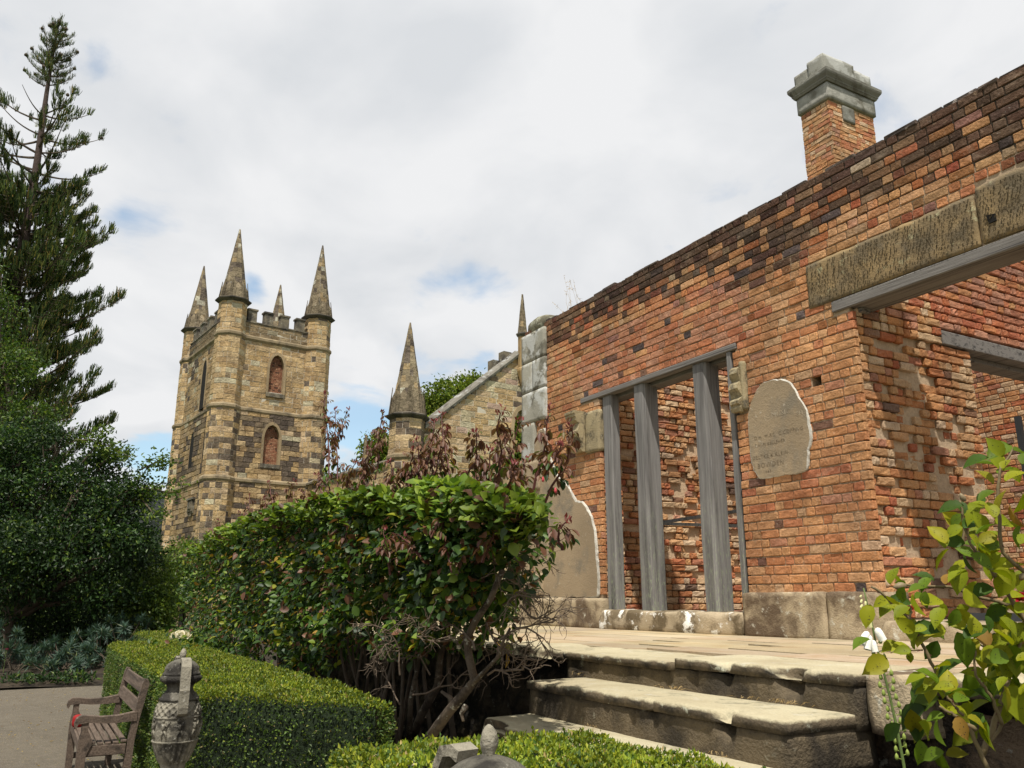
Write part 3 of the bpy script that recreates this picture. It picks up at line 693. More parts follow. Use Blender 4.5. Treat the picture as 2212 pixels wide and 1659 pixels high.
# carved scroll corbels either side of the window
def corbel(x0, x1, z0, z1, broken):
    h = z1 - z0; prof = [(.0, 0), (.10, 0), (.13, .06), (.12, .11), (.15, .13), (.15, .17), (.11, .20), (.14, .27), (.19, .38), (.21, .50), (.17, .62), (.16, .70), (.20, .74), (.24, .77), (.24, .84), (.27, .86), (.27, .92), (.29, .94), (.29, 1.0), (.0, 1.0)]
    if broken: prof = [(.0, 0), (.10, 0), (.13, .06), (.12, .11), (.16, .14), (.16, .20), (.13, .24), (.07, .30), (.10, .40), (.14, .50), (.12, .60), (.06, .66), (.09, .74), (.13, .82), (.11, .92), (.03, 1.0), (.0, 1.0)]
    V = []; n = len(prof); cols = 7
    for i in range(cols):
        x = x0 + (x1 - x0) * i / (cols - 1)
        for (d, q) in prof: V.append((x, WY - .005 - d * (.62 if broken else .66), z0 + h * q))
    F = [(i * n + k, i * n + (k + 1) % n, (i + 1) * n + (k + 1) % n, (i + 1) * n + k) for i in range(cols - 1) for k in range(n)] + [tuple(range(n)), tuple(range((cols - 1) * n + n - 1, (cols - 1) * n - 1, -1))]
    V = np.array(V); V = V + (.006 if not broken else .013) * fbm(V * 14)[:, None]
    return mesh('scroll_corbel', V, F, MT['corbel'], house)
corbel(-9.02, -8.80, 3.47, 4.0, False)
rough_box('corbel_block', (-8.80, WY - .03, 3.44), (-8.49, WY + .31, 3.98), MT['corbel'], house, .004, 9, .04, .012)
corbel(-6.10, -5.97, 3.45, 3.93, True)
rough_box('corbel_block', (-5.985, WY - .045, 3.46), (-5.93, WY + .2, 3.97), MT['corbel'], house, .004, 9, .03, .01)

# chimney on the inner wall
chim = empty('chimney', (0, 0, 0)); chim.parent = house; chim.location = Vector((-8.5, 11.4, 5.5)) - Vector(house.location)
cx0, cx1, cy0, cy1 = -8.86, -8.26, 10.92, 12.10
def col_ch(u, z):
    r = rng.random(); c = pick(OR) if r < .5 else pick(CM) if r < .78 else pick(RD) if r < .92 else pick(PK); return c * .6 + np.array([.46, .27, .15]) * .38
blocks('shaft_brick', (0, cy0, 0), (1, 0, 0), (0, -1, 0), cx0, cx1, 5.4, 9.93, .0848, LN, .010, MT['brick'], chim, col_ch, (), .04, 3, 3, .006, .004, .004)
blocks('shaft_brick', (cx1, 0, 0), (0, 1, 0), (1, 0, 0), cy0, cy1, 5.4, 9.93, .0848, LN, .010, MT['brick'], chim, col_ch, (), .04, 3, 3, .006, .004, .004)
mb = MB(); mb.box((cx0 + .015, cy0 + .015, 5.3), (cx1 - .015, cy1 - .015, 9.95)); mb.build('shaft_core', MT['mortar'], chim)
def band(d, z0, z1): return (cx0 - d, cy0 - d, z0), (cx1 + d, cy1 + d, z1)
rough_box('cap_frieze', *band(.035, 9.95, 10.27), m_stone('frieze_stone', (.30, .295, .26), (.16, .15, .12), (.38, .37, .33), 2.4, (.5, .62), (.5, .62), 5, .01), chim, .004, 5, .08, .01)
mb = MB()
prof = [(.06, 10.27), (.075, 10.30), (.085, 10.31), (.085, 10.33), (.105, 10.36), (.125, 10.39), (.135, 10.42), (.135, 10.47), (.115, 10.49), (.02, 10.51)]
V = [];
for d, z in prof: V += [(cx0 - d, cy0 - d, z), (cx1 + d, cy0 - d, z), (cx1 + d, cy1 + d, z), (cx0 - d, cy1 + d, z)]
F = [(i * 4 + k, i * 4 + (k + 1) % 4, (i + 1) * 4 + (k + 1) % 4, (i + 1) * 4 + k) for i in range(len(prof) - 1) for k in range(4)] + [(0, 3, 2, 1)]
mb.add(V, F); mb.build('cap_cornice', MT['capstone'], chim)
lt = m_stone('pale_blocking_stone', (.30, .295, .26), (.13, .12, .08), (.44, .44, .41), 2.2, (.46, .52), (.55, .62), 2.6, .015)
rough_box('cap_block', (cx0 - .04, cy0 - .04, 10.50), (cx1 - .33, cy1 + .02, 10.74), MT['capstone'], chim, .010, 5, .06, .015)
rough_box('cap_block', (cx1 - .33, cy0 - .05, 10.50), (cx1 + .03, cy0 + .75, 10.84), lt, chim, .010, 5, .06, .015)
rough_box('cap_block', (cx1 - .33, cy0 + .75, 10.50), (cx1 + .02, cy1 + .02, 10.77), lt, chim, .010, 5, .06, .015)
rough_box('plaster_scrap', (cx1 - .01, 11.25, 9.62), (cx1 + .03, 11.55, 9.92), MT['capstone'], chim, .004, 6, .04, .02)

# ------------------------------------------------------------------ terrace with steps
rng = np.random.default_rng(102); random.seed(102)
terr = empty('stone_terrace', (-4.5, 4.5, .2), label='raised flagged sandstone terrace with worn steps in front of the brick house', cat='terrace')
# flagstones: irregular slabs
mb = MB(); y = 3.62; rows = []
while y < 6.35:
    w = rng.uniform(.38, .62); w = min(w, 6.4 - y); x = -13.0 + rng.uniform(0, .5)
    while x < 1.6:
        l = rng.uniform(.55, 1.35); sk = rng.uniform(-.03, .03)
        P = [(x + .005, y + .005 + rng.uniform(0, .02), 0), (x + l - .005 + sk, y + .005 + rng.uniform(0, .02), 0), (x + l - .005, y + w - .005, 0), (x + .005 + sk, y + w - .005, 0)]
        zt = TZ + .03 * min(1, max(0, (x + l / 2 + 5.6) / 2.2)) + rng.uniform(-.0012, .0012); P = [(a, b, zt - .06) for a, b, _ in P]; c = np.array([1, 1, 1]) * rng.uniform(.82, 1.1) * np.array([1, rng.uniform(.93, 1.0), rng.uniform(.84, 1.0)])
        mb.prism(P, (0, 0, .06), c); x += l
    y += w
mb.build('flagstones', m_stone('flagstone', (.40, .335, .23), (.33, .235, .13), (.47, .42, .33), 2.0, (.55, .75), (.50, .72), 5, .004, .35, attr=True), terr, col=True)
mb = MB(); mb.box((-13, 3.55, .1), (1.6, 6.4, TZ - .055)); mb.build('terrace_fill', MT['rubble'], terr)
# nosing slabs on the front edge: top step
def slab(name, x0, x1, y0, y1, z0, z1, chips=.1, mat='step', edge=.035, nose=.0, res=.035, amp=.008, parent=terr):
    return rough_box(name, (x0, y0, z0), (x1, y1, z1), MT[mat], parent, amp, 5, res, edge, chips=chips)
T1, T2, T3, T4 = 1.285, 1.13, .94, .76
slab('top_nosing', -4.80, -3.70, 3.095, 3.66, 1.225, 1.277, .06, 'step', .010, amp=.004)
slab('top_nosing', -3.695, -2.535, 3.10, 3.66, 1.24, 1.298, .10, 'step', .010, amp=.004)
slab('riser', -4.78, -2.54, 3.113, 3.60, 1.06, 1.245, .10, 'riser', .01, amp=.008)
slab('terrace_edge_slab', -8.2, -4.805, 3.13, 3.66, 1.20, 1.276, .12, 'step', .02)
slab('terrace_edge_slab', -13.0, -8.205, 3.15, 3.66, 1.16, TZ + .004, .08, 'step', .03, res=.12)
slab('cheek_block', -2.53, -2.32, 3.17, 3.66, 1.05, 1.303, .05, 'plinth', .012)
slab('terrace_edge_slab', -2.315, 1.6, 3.20, 3.66, 1.22, 1.304, .12, 'step', .025, res=.05)
slab('step_tread', -4.60, -2.55, 2.70, 3.25, 1.075, T2, .11, 'step', .010, amp=.004)
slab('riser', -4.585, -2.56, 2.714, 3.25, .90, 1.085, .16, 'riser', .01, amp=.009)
slab('step_tread', -4.60, -2.60, 2.33, 3.1, .885, T3, .14, 'step', .018, amp=.006)
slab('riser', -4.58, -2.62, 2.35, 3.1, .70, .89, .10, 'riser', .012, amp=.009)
slab('step_tread', -4.76, -2.64, 1.92, 2.9, .70, T4, .12, 'step', .02)
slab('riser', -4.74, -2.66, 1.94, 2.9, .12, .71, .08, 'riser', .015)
# retaining walls: rough rubble
def rubble(name, x0, x1, y, z0, z1, mat):
    nx = int((x1 - x0) / .05) + 1; nz = int((z1 - z0) / .045) + 1
    X, Z = np.meshgrid(np.linspace(x0, x1, nx), np.linspace(z0, z1, nz)); P = np.stack([X, np.full_like(X, y), Z], -1)
    P[..., 1] -= .05 * np.abs(fbm(P * np.array([3, 1, 5]))) + .02 * fbm(P * 14); i = np.arange(nx * nz).reshape(nz, nx)
    q = np.stack([i[:-1, :-1], i[:-1, 1:], i[1:, 1:], i[1:, :-1]], -1).reshape(-1, 4)
    return mesh(name, P.reshape(-1, 3), [q], mat, terr, None, False)
rubble('retaining_wall', -13, -4.6, 3.34, .1, 1.17, MT['rubble'])
rubble('retaining_wall', -2.7, 1.6, 3.36, .1, 1.16, m_stone('mossy_rubble', (.16, .115, .075), (.035, .03, .025), (.34, .33, .28), 5, (.60, .66), (.44, .56), 9, .03))
# dry grass tufts in the joints
mb = MB()
for (gx, gy, gz, n) in [(-3.65, 3.06, 1.13, 26), (-3.15, 3.09, 1.13, 8), (-2.9, 3.10, 1.13, 22), (-4.6, 3.08, 1.13, 8), (-3.9, 2.68, .94, 8), (-2.9, 2.68, .94, 10), (-3.0, 3.09, 1.13, 8)]:
    for i in range(n):
        p = np.array([gx + rng.normal(0, .05), gy + rng.normal(0, .012), gz + .004]); d = np.array([rng.normal(0, .04), rng.normal(0, .02), abs(rng.normal(0, .012)) + .003]); w = .0015
        mb.add([p, p + d * .5 + (0, 0, .012), p + d + (w, w, 0), p + d * .5 + (w, w, .010)], [(0, 1, 2, 3)])
mb.build('dry_grass', MT['straw'], None, label='dry straw coloured grass tufts caught in the joints of the steps', cat='dry grass', kind='stuff')

# ------------------------------------------------------------------ the church ruin
rng = np.random.default_rng(103); random.seed(103)
TU = cf(53.5); TV = cf(-36.5)
F0 = dep(960, 917, 45.0); F0[2] = 0
TW, TL = 5.2, 6.9
church = empty('gothic_church_ruin', tuple(F0), label='roofless sandstone church ruin with a square tower, four spires and a gable', cat='church')
CS = [(.43, .305, .155), (.46, .335, .18), (.40, .285, .15), (.47, .355, .205), (.44, .325, .18), (.38, .27, .145), (.50, .38, .225)]
CD = [(.10, .08, .065), (.14, .11, .08), (.19, .145, .10), (.12, .095, .075), (.22, .17, .11)]
CN = [(.50, .385, .25), (.48, .36, .22)]
CP = [(.48, .44, .31), (.46, .40, .27)]
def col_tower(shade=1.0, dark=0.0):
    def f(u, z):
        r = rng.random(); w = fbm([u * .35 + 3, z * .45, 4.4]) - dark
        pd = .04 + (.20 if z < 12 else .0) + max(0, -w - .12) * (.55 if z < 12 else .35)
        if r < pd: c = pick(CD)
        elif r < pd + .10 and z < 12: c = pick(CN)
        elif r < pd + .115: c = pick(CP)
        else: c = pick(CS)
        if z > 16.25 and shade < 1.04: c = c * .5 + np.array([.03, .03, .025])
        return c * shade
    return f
HZ = 16.25
ZL3, ZL2, ZL1 = 8.0, 12.0, 16.2
def oct_pts(c, r, z, rot=None):
    a0 = atan2(TU[1], TU[0]) + pi / 8
    return [np.array([c[0] + r * cos(a0 + k * pi / 4), c[1] + r * sin(a0 + k * pi / 4), z]) for k in range(8)]
def oct_band(mb, c, levels, col=None):
    V = []; n = len(levels)
    for r, z in levels: V += oct_pts(c, r, z)
    F = [(i * 8 + k, i * 8 + (k + 1) % 8, (i + 1) * 8 + (k + 1) % 8, (i + 1) * 8 + k) for i in range(n - 1) for k in range(8)] + [tuple(range(7, -1, -1)), tuple(range((n - 1) * 8, n * 8))]
    mb.add(V, F, col)
def cone(name, c, r0, z0, z1, parent, ch=.30, r1=.03, tone=1.0):
    """eight-sided spire built from courses of separate stones"""
    V = []; F = []; C = []; n = int((z1 - z0) / ch)
    for i in range(n):
        za, zb = z0 + (z1 - z0) * i / n, z0 + (z1 - z0) * (i + 1) / n; ra, rb = r0 + (r1 - r0) * i / n, r0 + (r1 - r0) * (i + 1) / n
        A = oct_pts(c, ra, za); B = oct_pts(c, rb, zb); A2 = oct_pts(c, ra - .0, za + .012)
        for k in range(8):
            m = 2 if (ra > .45 and (i + k) % 2) else 1
            for q in range(m):
                t0, t1 = q / m, (q + 1) / m; j = rng.uniform(0, .012)
                a = A[k] + (A[(k + 1) % 8] - A[k]) * t0; b = A[k] + (A[(k + 1) % 8] - A[k]) * t1
                d = B[k] + (B[(k + 1) % 8] - B[k]) * t0; e = B[k] + (B[(k + 1) % 8] - B[k]) * t1
                nrm = (a + b) / 2 - np.array([c[0], c[1], za]); nrm /= np.linalg.norm(nrm) + 1e-9
                s = len(V); V += [a + nrm * j, b + nrm * j, e + nrm * j, d + nrm * j]; F.append((s, s + 1, s + 2, s + 3))
                r = rng.random(); cc = np.array([.215, .18, .12]) if r < .55 else np.array([.12, .10, .08]) if r < .8 else np.array([.30, .23, .13]) if r < .93 else np.array([.42, .41, .33])
                C += [cc * rng.uniform(.85, 1.15) * tone] * 4
    s = len(V); V += oct_pts(c, r1, z1); F.append(tuple(range(s, s + 8))); C += [np.array([.2, .18, .13])] * 8
    return mesh(name, V, F, MT['spire'], parent, C)
def collar(mb, c, r0, z0, z1):
    """low drum whose eight sides rise to pointed petals against the spire"""
    P0 = oct_pts(c, r0 + .03, z0); P1 = oct_pts(c, r0 - .02, z0 + (z1 - z0) * .55); P2 = oct_pts(c, r0 - .13, z1)
    for k in range(8):
        a, b = P0[k], P0[(k + 1) % 8]; a1, b1 = P1[k], P1[(k + 1) % 8]
        t = a1 * .5 + b1 * .5; t = np.array([*(t[:2] * .94 + np.array(c[:2]) * .06), z1 - .05])
        cc = np.array([.21, .175, .12]) * rng.uniform(.7, 1.25)
        mb.add([a, b, b1, a1], [(0, 1, 2, 3)], cc)
        o0, o1 = P2[k], P2[(k + 1) % 8]; z_ = np.array([0, 0, 1.0]); ctr = np.array([c[0], c[1], 0])
        out_ = (a + b) / 2 - ctr; out_[2] = 0; out_ /= np.linalg.norm(out_)
        x = (b - a); g = x * .20
        # corner rolls that climb the spire, leaving a pointed petal between them
        for (p, p1, p2, sg) in ((a, a1, o0, 1), (b, b1, o1, -1)):
            e = x * sg
            q = [p, p + e * .16, p1 + e * .26, p2 + e * .10 + (0, 0, .10), p2 + (0, 0, .16)]
            q = [v + out_ * .03 for v in q]; mb.add(q, [(0, 1, 2, 3, 4)] if sg > 0 else [(4, 3, 2, 1, 0)], cc * .75)
        m0 = a1 + x * .04; m1 = b1 - x * .04; tp = (o0 + o1) / 2 + np.array([0, 0, -.02])
        mb.add([a1, b1, tp], [(0, 1, 2)], cc * 1.15)
def turret(c, r, zb, z_led, z_col, z_tip, bands, step=0.0, colf=None, zmid=None):
    t = empty('turret', (0, 0, 0)); t.parent = church; t.location = Vector((c[0], c[1], zb)) - church.location
    levels = [zb] + list(bands) + [z_led]
    V = []
    a0 = atan2(TU[1], TU[0])
    mbk = MB()
    for li in range(len(levels) - 1):
        za, zt = levels[li], levels[li + 1]; rr = r + step * (len(levels) - 2 - li)
        w = 2 * rr * sin(pi / 8); ap = rr * cos(pi / 8)
        for k in range(8):
            a = a0 + k * pi / 4 + pi / 4
            nv = np.array([cos(a), sin(a), 0]); uv = np.array([-sin(a), cos(a), 0])
            if nv @ (-np.array([c[0], c[1], 0])) < -.25 * np.hypot(*c[:2]): continue
            O = np.array([c[0], c[1], 0]) + nv * ap
            f = colf or col_tower(1.05)
            blocks('ashlar_face', O, uv, nv, -w / 2, w / 2, za, zt, .30, [[w * 1.0, w * .5], [w * .5, w * 1.0]], .022, MT['ashlar'], t, f, (), .03, 2, 2, .010, .006, .004)
        oct_band(mbk, c, [(rr - .022, za - .02), (rr - .022, zt)])
    mbk.build('turret_core', MT['ashmortar'], t)
    for i, zq in enumerate(bands):
        rr = r + step * (len(levels) - 2 - i); mb = MB()
        oct_band(mb, c, [(rr + .0, zq - .20), (rr + .07, zq - .10), (rr + .07, zq + .02), (rr - .01, zq + .12)]); mb.build('string_course', MT['trim'], t)
    mb = MB(); oct_band(mb, c, [(r, z_led - .16), (r + .20, z_led - .02), (r + .22, z_led + .04), (r + .05, z_led + .12)]); mb.build('ledge', m_stone('dark_ledge', (.11, .095, .075), (.05, .045, .04), (.3, .3, .25), 2, (.62, .7)), t)
    mb = MB(); collar(mb, c, r, z_led + .1, z_col); mb.build('spire_collar', MT['spire'], t, col=True)
    cone('spire', c, r - .045, z_led + .1, z_tip, t)
    return t
RT = .80
for i, (cc, big) in enumerate(((F0, 1), (F0 + TW * TU, 1), (F0 + TL * TV, 1), (F0 + TW * TU + TL * TV, 0))):
    turret(cc, RT, .2, 18.2, 19.25, 22.75 + (0, .35, 0, -.1)[i], [ZL3, ZL2, ZL1], .035)

def tower_face(O, U, Nn, L, colf, holes, wins, name='tower_wall'):
    fc = []
    for (za, zb, s_) in ((.2, ZL3 - .1, .10), (ZL3 + .1, ZL2 - .1, .06), (ZL2 + .1, ZL1 - .1, .0), (ZL1 + .1, 17.08, .0)):
        blocks(name, O, U, Nn, RT * .6, L - RT * .6, za, zb, .30, [[.62, .5, .75], [.55, .8, .4]], .022, MT['ashlar'], church, colf, holes, .05, 3, 2, .012, .008, .006, offf=lambda u, z, s_=s_: s_)
    backing('tower_core', O, U, Nn, RT * .6, L - RT * .6, .2, 17.08, .3, .7, .018, MT['ashmortar'], church, holes)
    for zq, s_ in ((ZL3, .06), (ZL2, .0), (ZL1, .0)):
        mb = MB(); P = lambda a, n_, z: O + a * U + n_ * Nn + np.array([0, 0, z])
        mb.prism([P(RT * .8, .0, zq - .22), P(RT * .8, s_ + .10, zq - .10), P(RT * .8, s_ + .10, zq + .03), P(RT * .8, s_, zq + .12), P(RT * .8, -.1, zq + .12)], U * (L - RT * 1.6))
        mb.build('string_course', MT['trim'], church)
    # battlements
    gapn = 4; m = (L - 2 * RT * .85) / (gapn * 2 - 1 + .9)
    for i in range(gapn):
        a = RT * .85 + .3 * m + i * 2 * m
        mb = MB(); e = .0
        lo = O + a * U - .42 * Nn; V = [lo, lo + m * 1.05 * U, lo + m * 1.05 * U + .42 * Nn, lo + .42 * Nn]
        mb.prism([v + np.array([0, 0, 17.0]) for v in V], (0, 0, .82)); 
        lo2 = O + (a - .05) * U - .47 * Nn; V2 = [lo2, lo2 + (m * 1.05 + .1) * U, lo2 + (m * 1.05 + .1) * U + .52 * Nn, lo2 + .52 * Nn]
        mb.prism([v + np.array([0, 0, 17.82]) for v in V2], (0, 0, .10)); mb.build('merlon', MT['parapet'], church)
    mb = MB(); lo = O + RT * .8 * U - .46 * Nn; V = [lo, lo + (L - RT * 1.6) * U, lo + (L - RT * 1.6) * U + .5 * Nn, lo + .5 * Nn]
    mb.prism([v + np.array([0, 0, 17.085]) for v in V], (0, 0, .07)); mb.build('parapet_sill', MT['parapet'], church)
def window(O, U, Nn, uc, w, zb, zs, zt, fill, trimw=.14, parent=None):
    wn = empty('arched_window', (0, 0, 0)); wn.parent = parent or church; wn.location = Vector(O + uc * U) + Vector((0, 0, zb)) - wloc(wn.parent)
    P = lambda a, n_, z: O + a * U + n_ * Nn + np.array([0, 0, z])
    A = arch_pts(uc, w, zb, zs, zt, 9)[:-1]; B = arch_pts(uc, w + 2 * trimw, zb, zs, zt + trimw * 1.3, 9)[:-1]
    A.append((uc - w / 2, zb)); B.append((uc - w / 2 - trimw, zb)); n = len(A)
    pr = .03 if fill == 'slit' else .075
    V = [P(a, pr, z) for a, z in A] + [P(a, pr, z) for a, z in B] + [P(a, -.35, z) for a, z in A] + [P(a, .0, z) for a, z in B]
    F = [(i, i + 1, n + i + 1, n + i) for i in range(n - 1)] + [(2 * n + i, 2 * n + i + 1, i + 1, i) for i in range(n - 1)] + [(n + i, n + i + 1, 3 * n + i + 1, 3 * n + i) for i in range(n - 1)]
    mesh('arch_surround', V, F, m_stone('arch_stone', (.36, .27, .16), (.20, .15, .09), (.44, .36, .25), 1.2, (.6, .75), (.5, .7), 4, .02), wn)
    if fill == 'brick':
        c = lambda u, z: (np.array([.27, .125, .075]) if rng.random() < .55 else np.array([.33, .18, .11]) if rng.random() < .7 else np.array([.10, .05, .035])) * (.8 if z > zs else 1)
        blocks('brick_infill', O - .16 * Nn, U, Nn, uc - w / 2, uc + w / 2, zb, zt + .05, .09, [[.22, .11], [.11, .22]], .012, MT['brick'], wn, c, (), .03, 2, 2, .006, .004)
        mb = MB(); mb.prism([P(uc - w / 2 - .1, -.185, zb), P(uc + w / 2 + .1, -.185, zb), P(uc + w / 2 + .1, -.185, zt), P(uc - w / 2 - .1, -.185, zt)], -Nn * .1); mb.build('infill_core', MT['mortar_dark'], wn)
        mb = MB(); mb.prism([P(uc - w / 2 - .12, .02, zb - .22), P(uc + w / 2 + .12, .02, zb - .22), P(uc + w / 2 + .12, .02, zb), P(uc - w / 2 - .12, .02, zb)], Nn * .08); mb.build('window_ledge', MT['parapet'], wn)
    elif fill == 'slit':
        mb = MB(); mb.prism([P(uc - w / 2, .012, zb), P(uc + w / 2, .012, zb), P(uc + w / 2, .012, zs), P(uc + w * .28, .012, zt - .28), P(uc, .012, zt - .02), P(uc - w * .28, .012, zt - .28), P(uc - w / 2, .012, zs)], -Nn * .1); mb.build('shade_panel', MT['black'], wn)  # black panel paints the unlit inside of the slit
    elif fill == 'dark':
        mb = MB(); mb.prism([P(uc - w / 2 - .1, -.42, zb), P(uc + w / 2 + .1, -.42, zb), P(uc + w / 2 + .1, -.42, zt), P(uc - w / 2 - .1, -.42, zt)], -Nn * .1); mb.build('shade_panel', MT['black'], wn)  # black panel stands in for the shade inside the open arch
    return wn
# front face (towards the garden, right-hand in view)
Of = F0 - .30 * TV
fh = [arch(2.72, .95, 13.1, 14.6, 15.5), arch(2.72, .98, 9.0, 10.5, 11.35), arch(2.72, 2.3, .2, 4.9, 6.65)]
tower_face(Of, TU, -TV, TW, col_tower(1.0), fh, None)
window(Of, TU, -TV, 2.72, .85, 13.1, 14.6, 15.4, 'brick'); window(Of, TU, -TV, 2.72, .88, 9.0, 10.5, 11.25, 'brick'); window(Of, TU, -TV, 2.72, 2.2, .2, 4.9, 6.55, 'dark', .2)
Ol = F0 - .50 * TU
lh = [arch(2.6, .85, 11.9, 14.4, 15.3), arch(1.1, .85, 8.9, 10.3, 11.2), arch(3.7, .85, 8.9, 10.3, 11.2), arch(2.3, 1.5, .2, 3.6, 4.9)]
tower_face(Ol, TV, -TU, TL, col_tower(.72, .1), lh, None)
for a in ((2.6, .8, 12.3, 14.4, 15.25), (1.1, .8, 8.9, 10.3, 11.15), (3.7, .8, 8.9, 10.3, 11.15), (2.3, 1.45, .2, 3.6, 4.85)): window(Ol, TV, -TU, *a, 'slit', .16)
# carved plaque
mb = MB(); P = lambda a, n_, z: Ol + a * TV + n_ * -TU + np.array([0, 0, z])
for (a0, a1, z0, z1, d) in ((1.75, 2.85, 6.25, 7.05, .10), (1.85, 2.75, 6.35, 6.95, .16), (2.1, 2.5, 6.1, 6.3, .12), (2.05, 2.55, 6.5, 6.85, .22), (1.7, 2.9, 7.0, 7.12, .2)):
    mb.prism([P(a0, .05, z0), P(a1, .05, z0), P(a1, .05, z1), P(a0, .05, z1)], -TU * d)
mb.build('carved_plaque', MT['parapet'], church)
# far faces of the tower
for O, U, Nn, L in ((F0 + TW * TU + .3 * TU, TV, TU, TL), (F0 + TL * TV + .3 * TV, TU, TV, TW)):
    backing('tower_core', O, U, Nn, .4, L - .4, .2, 17.08, .3, .6, 0, MT['trim'], church)
# nave wall towards the viewer
Rn = F0 + TW * TU; NL = 11.5
On = Rn - .35 * TU
nh = [arch(a, 1.2, 2.5, 5.2, 6.4) for a in (2.6, 5.6, 8.6)]
blocks('nave_wall', On, -TV, -TU, .5, NL, .2, 7.95, .30, [[.62, .5, .75], [.55, .8, .4]], .022, MT['ashlar'], church, col_tower(.95), nh, .05, 3, 2, .012, .008, .006)
backing('nave_core', On, -TV, -TU, .5, NL, .2, 7.95, .3, .6, .018, MT['ashmortar'], church, nh)
for a in (2.6, 5.6, 8.6): window(On, -TV, -TU, a, 1.1, 2.5, 5.2, 6.3, 'dark', .18)
mb = MB(); P = lambda a, n_, z: On + a * -TV + n_ * -TU + np.array([0, 0, z])
mb.prism([P(.5, .12, 7.93), P(.5, .12, 8.03), P(.5, -.25, 8.25), P(.5, -.7, 8.0), P(.5, -.7, 7.93)], -TV * (NL - .5)); mb.build('nave_coping', MT['parapet'], church)
cone('small_pinnacle', Rn - 5.4 * TV + .9 * TU, .24, 8.0, 10.3, church, .3, .05)
# transept turret and gable
Ct = Rn - NL * TV
turret(Ct, .86, .2, 10.05, 11.35, 14.85, [8.12], .0)
Og = Ct - .35 * TV; GA = 6.55
def gz(u): return 10.15 + (np.minimum(u, 2 * GA - u) - 1.3) * (14.15 - 10.15) / (6.2 - 1.3)
def ghole(z):
    if z < 9.9: return None
    h = 1.3 + (z + .15 - 10.15) / (14.15 - 10.15) * 4.9
    return h
def col_g(u, z):
    r = rng.random(); c = pick(CP) if r < .20 else pick(CN) if r < .45 else pick(CS) if r < .86 else np.array([.45, .33, .26]) if r < .9 else pick(CD); return c
gh = [lambda z: (-1, ghole(z)) if ghole(z) else None, lambda z: (2 * GA - ghole(z), 20) if ghole(z) else None, arch(GA, 1.05, 2, 10.1, 11.35)]
blocks('gable_wall', Og, TU, -TV, .7, 2 * GA - .7, .2, 14.3, .295, [[.62, .5, .8], [.55, .85, .45]], .022, MT['ashlar'], church, col_g, gh, .05, 3, 2, .012, .008, .006)
backing('gable_core', Og, TU, -TV, .7, 2 * GA - .7, .2, 14.3, .295, .6, .018, MT['ashmortar'], church, gh)
window(Og, TU, -TV, GA, .95, 2, 10.1, 11.25, 'open', .2)
P = lambda a, n_, z: Og + a * TU + n_ * -TV + np.array([0, 0, z])
for sgn in (1, -1):
    mb = MB(); f = lambda u: u if sgn > 0 else 2 * GA - u
    p0, p1 = (f(.75), 9.72), (f(6.4), 14.33); q = []
    for n_, dz in ((.12, -.18), (.16, -.02), (.10, .10), (-.3, .22), (-.75, .1), (-.75, -.18)): q.append((n_, dz))
    V = [P(p0[0], n_, p0[1] + dz) for n_, dz in q] + [P(p1[0], n_, p1[1] + dz) for n_, dz in q]; m = len(q)
    mb.add(V, [(i, (i + 1) % m, (i + 1) % m + m, i + m) for i in range(m)] + [tuple(range(m)), tuple(range(2 * m - 1, m - 1, -1))])
    mb.build('gable_coping', m_stone('gable_coping_stone', (.20, .185, .155), (.09, .08, .07), (.36, .36, .34), 1.4, (.52, .62), (.5, .62), 2.2, .02), church)
# stepped stubs behind the coping
mb = MB()
for (a, z0, z1) in ((5.05, 12.9, 13.85), (5.75, 13.3, 14.45)): mb.prism([P(a, -.4, z0), P(a + .5, -.4, z0), P(a + .5, -.9, z0), P(a, -.9, z0)], (0, 0, z1 - z0))
mb.build('broken_parapet', MT['parapet'], church)
# apex pinnacle on a corbel
mb = MB(); ca = Og + GA * TU + .18 * -TV
oct_band(mb, ca, [(.03, 12.3), (.10, 12.55), (.16, 12.8), (.24, 13.1), (.30, 13.3), (.30, 13.42), (.25, 13.5), (.25, 15.2)]); mb.build('apex_shaft', m_stone('apex_stone', (.36, .25, .12), (.22, .15, .08), (.40, .32, .2), 1.5), church)
mb = MB(); oct_band(mb, ca, [(.25, 15.2), (.36, 15.33), (.36, 15.38), (.25, 15.44)]); mb.build('apex_ledge', MT['parapet'], church)
cone('apex_spire', ca, .26, 15.44, 17.65, church, .28, .04, .9)


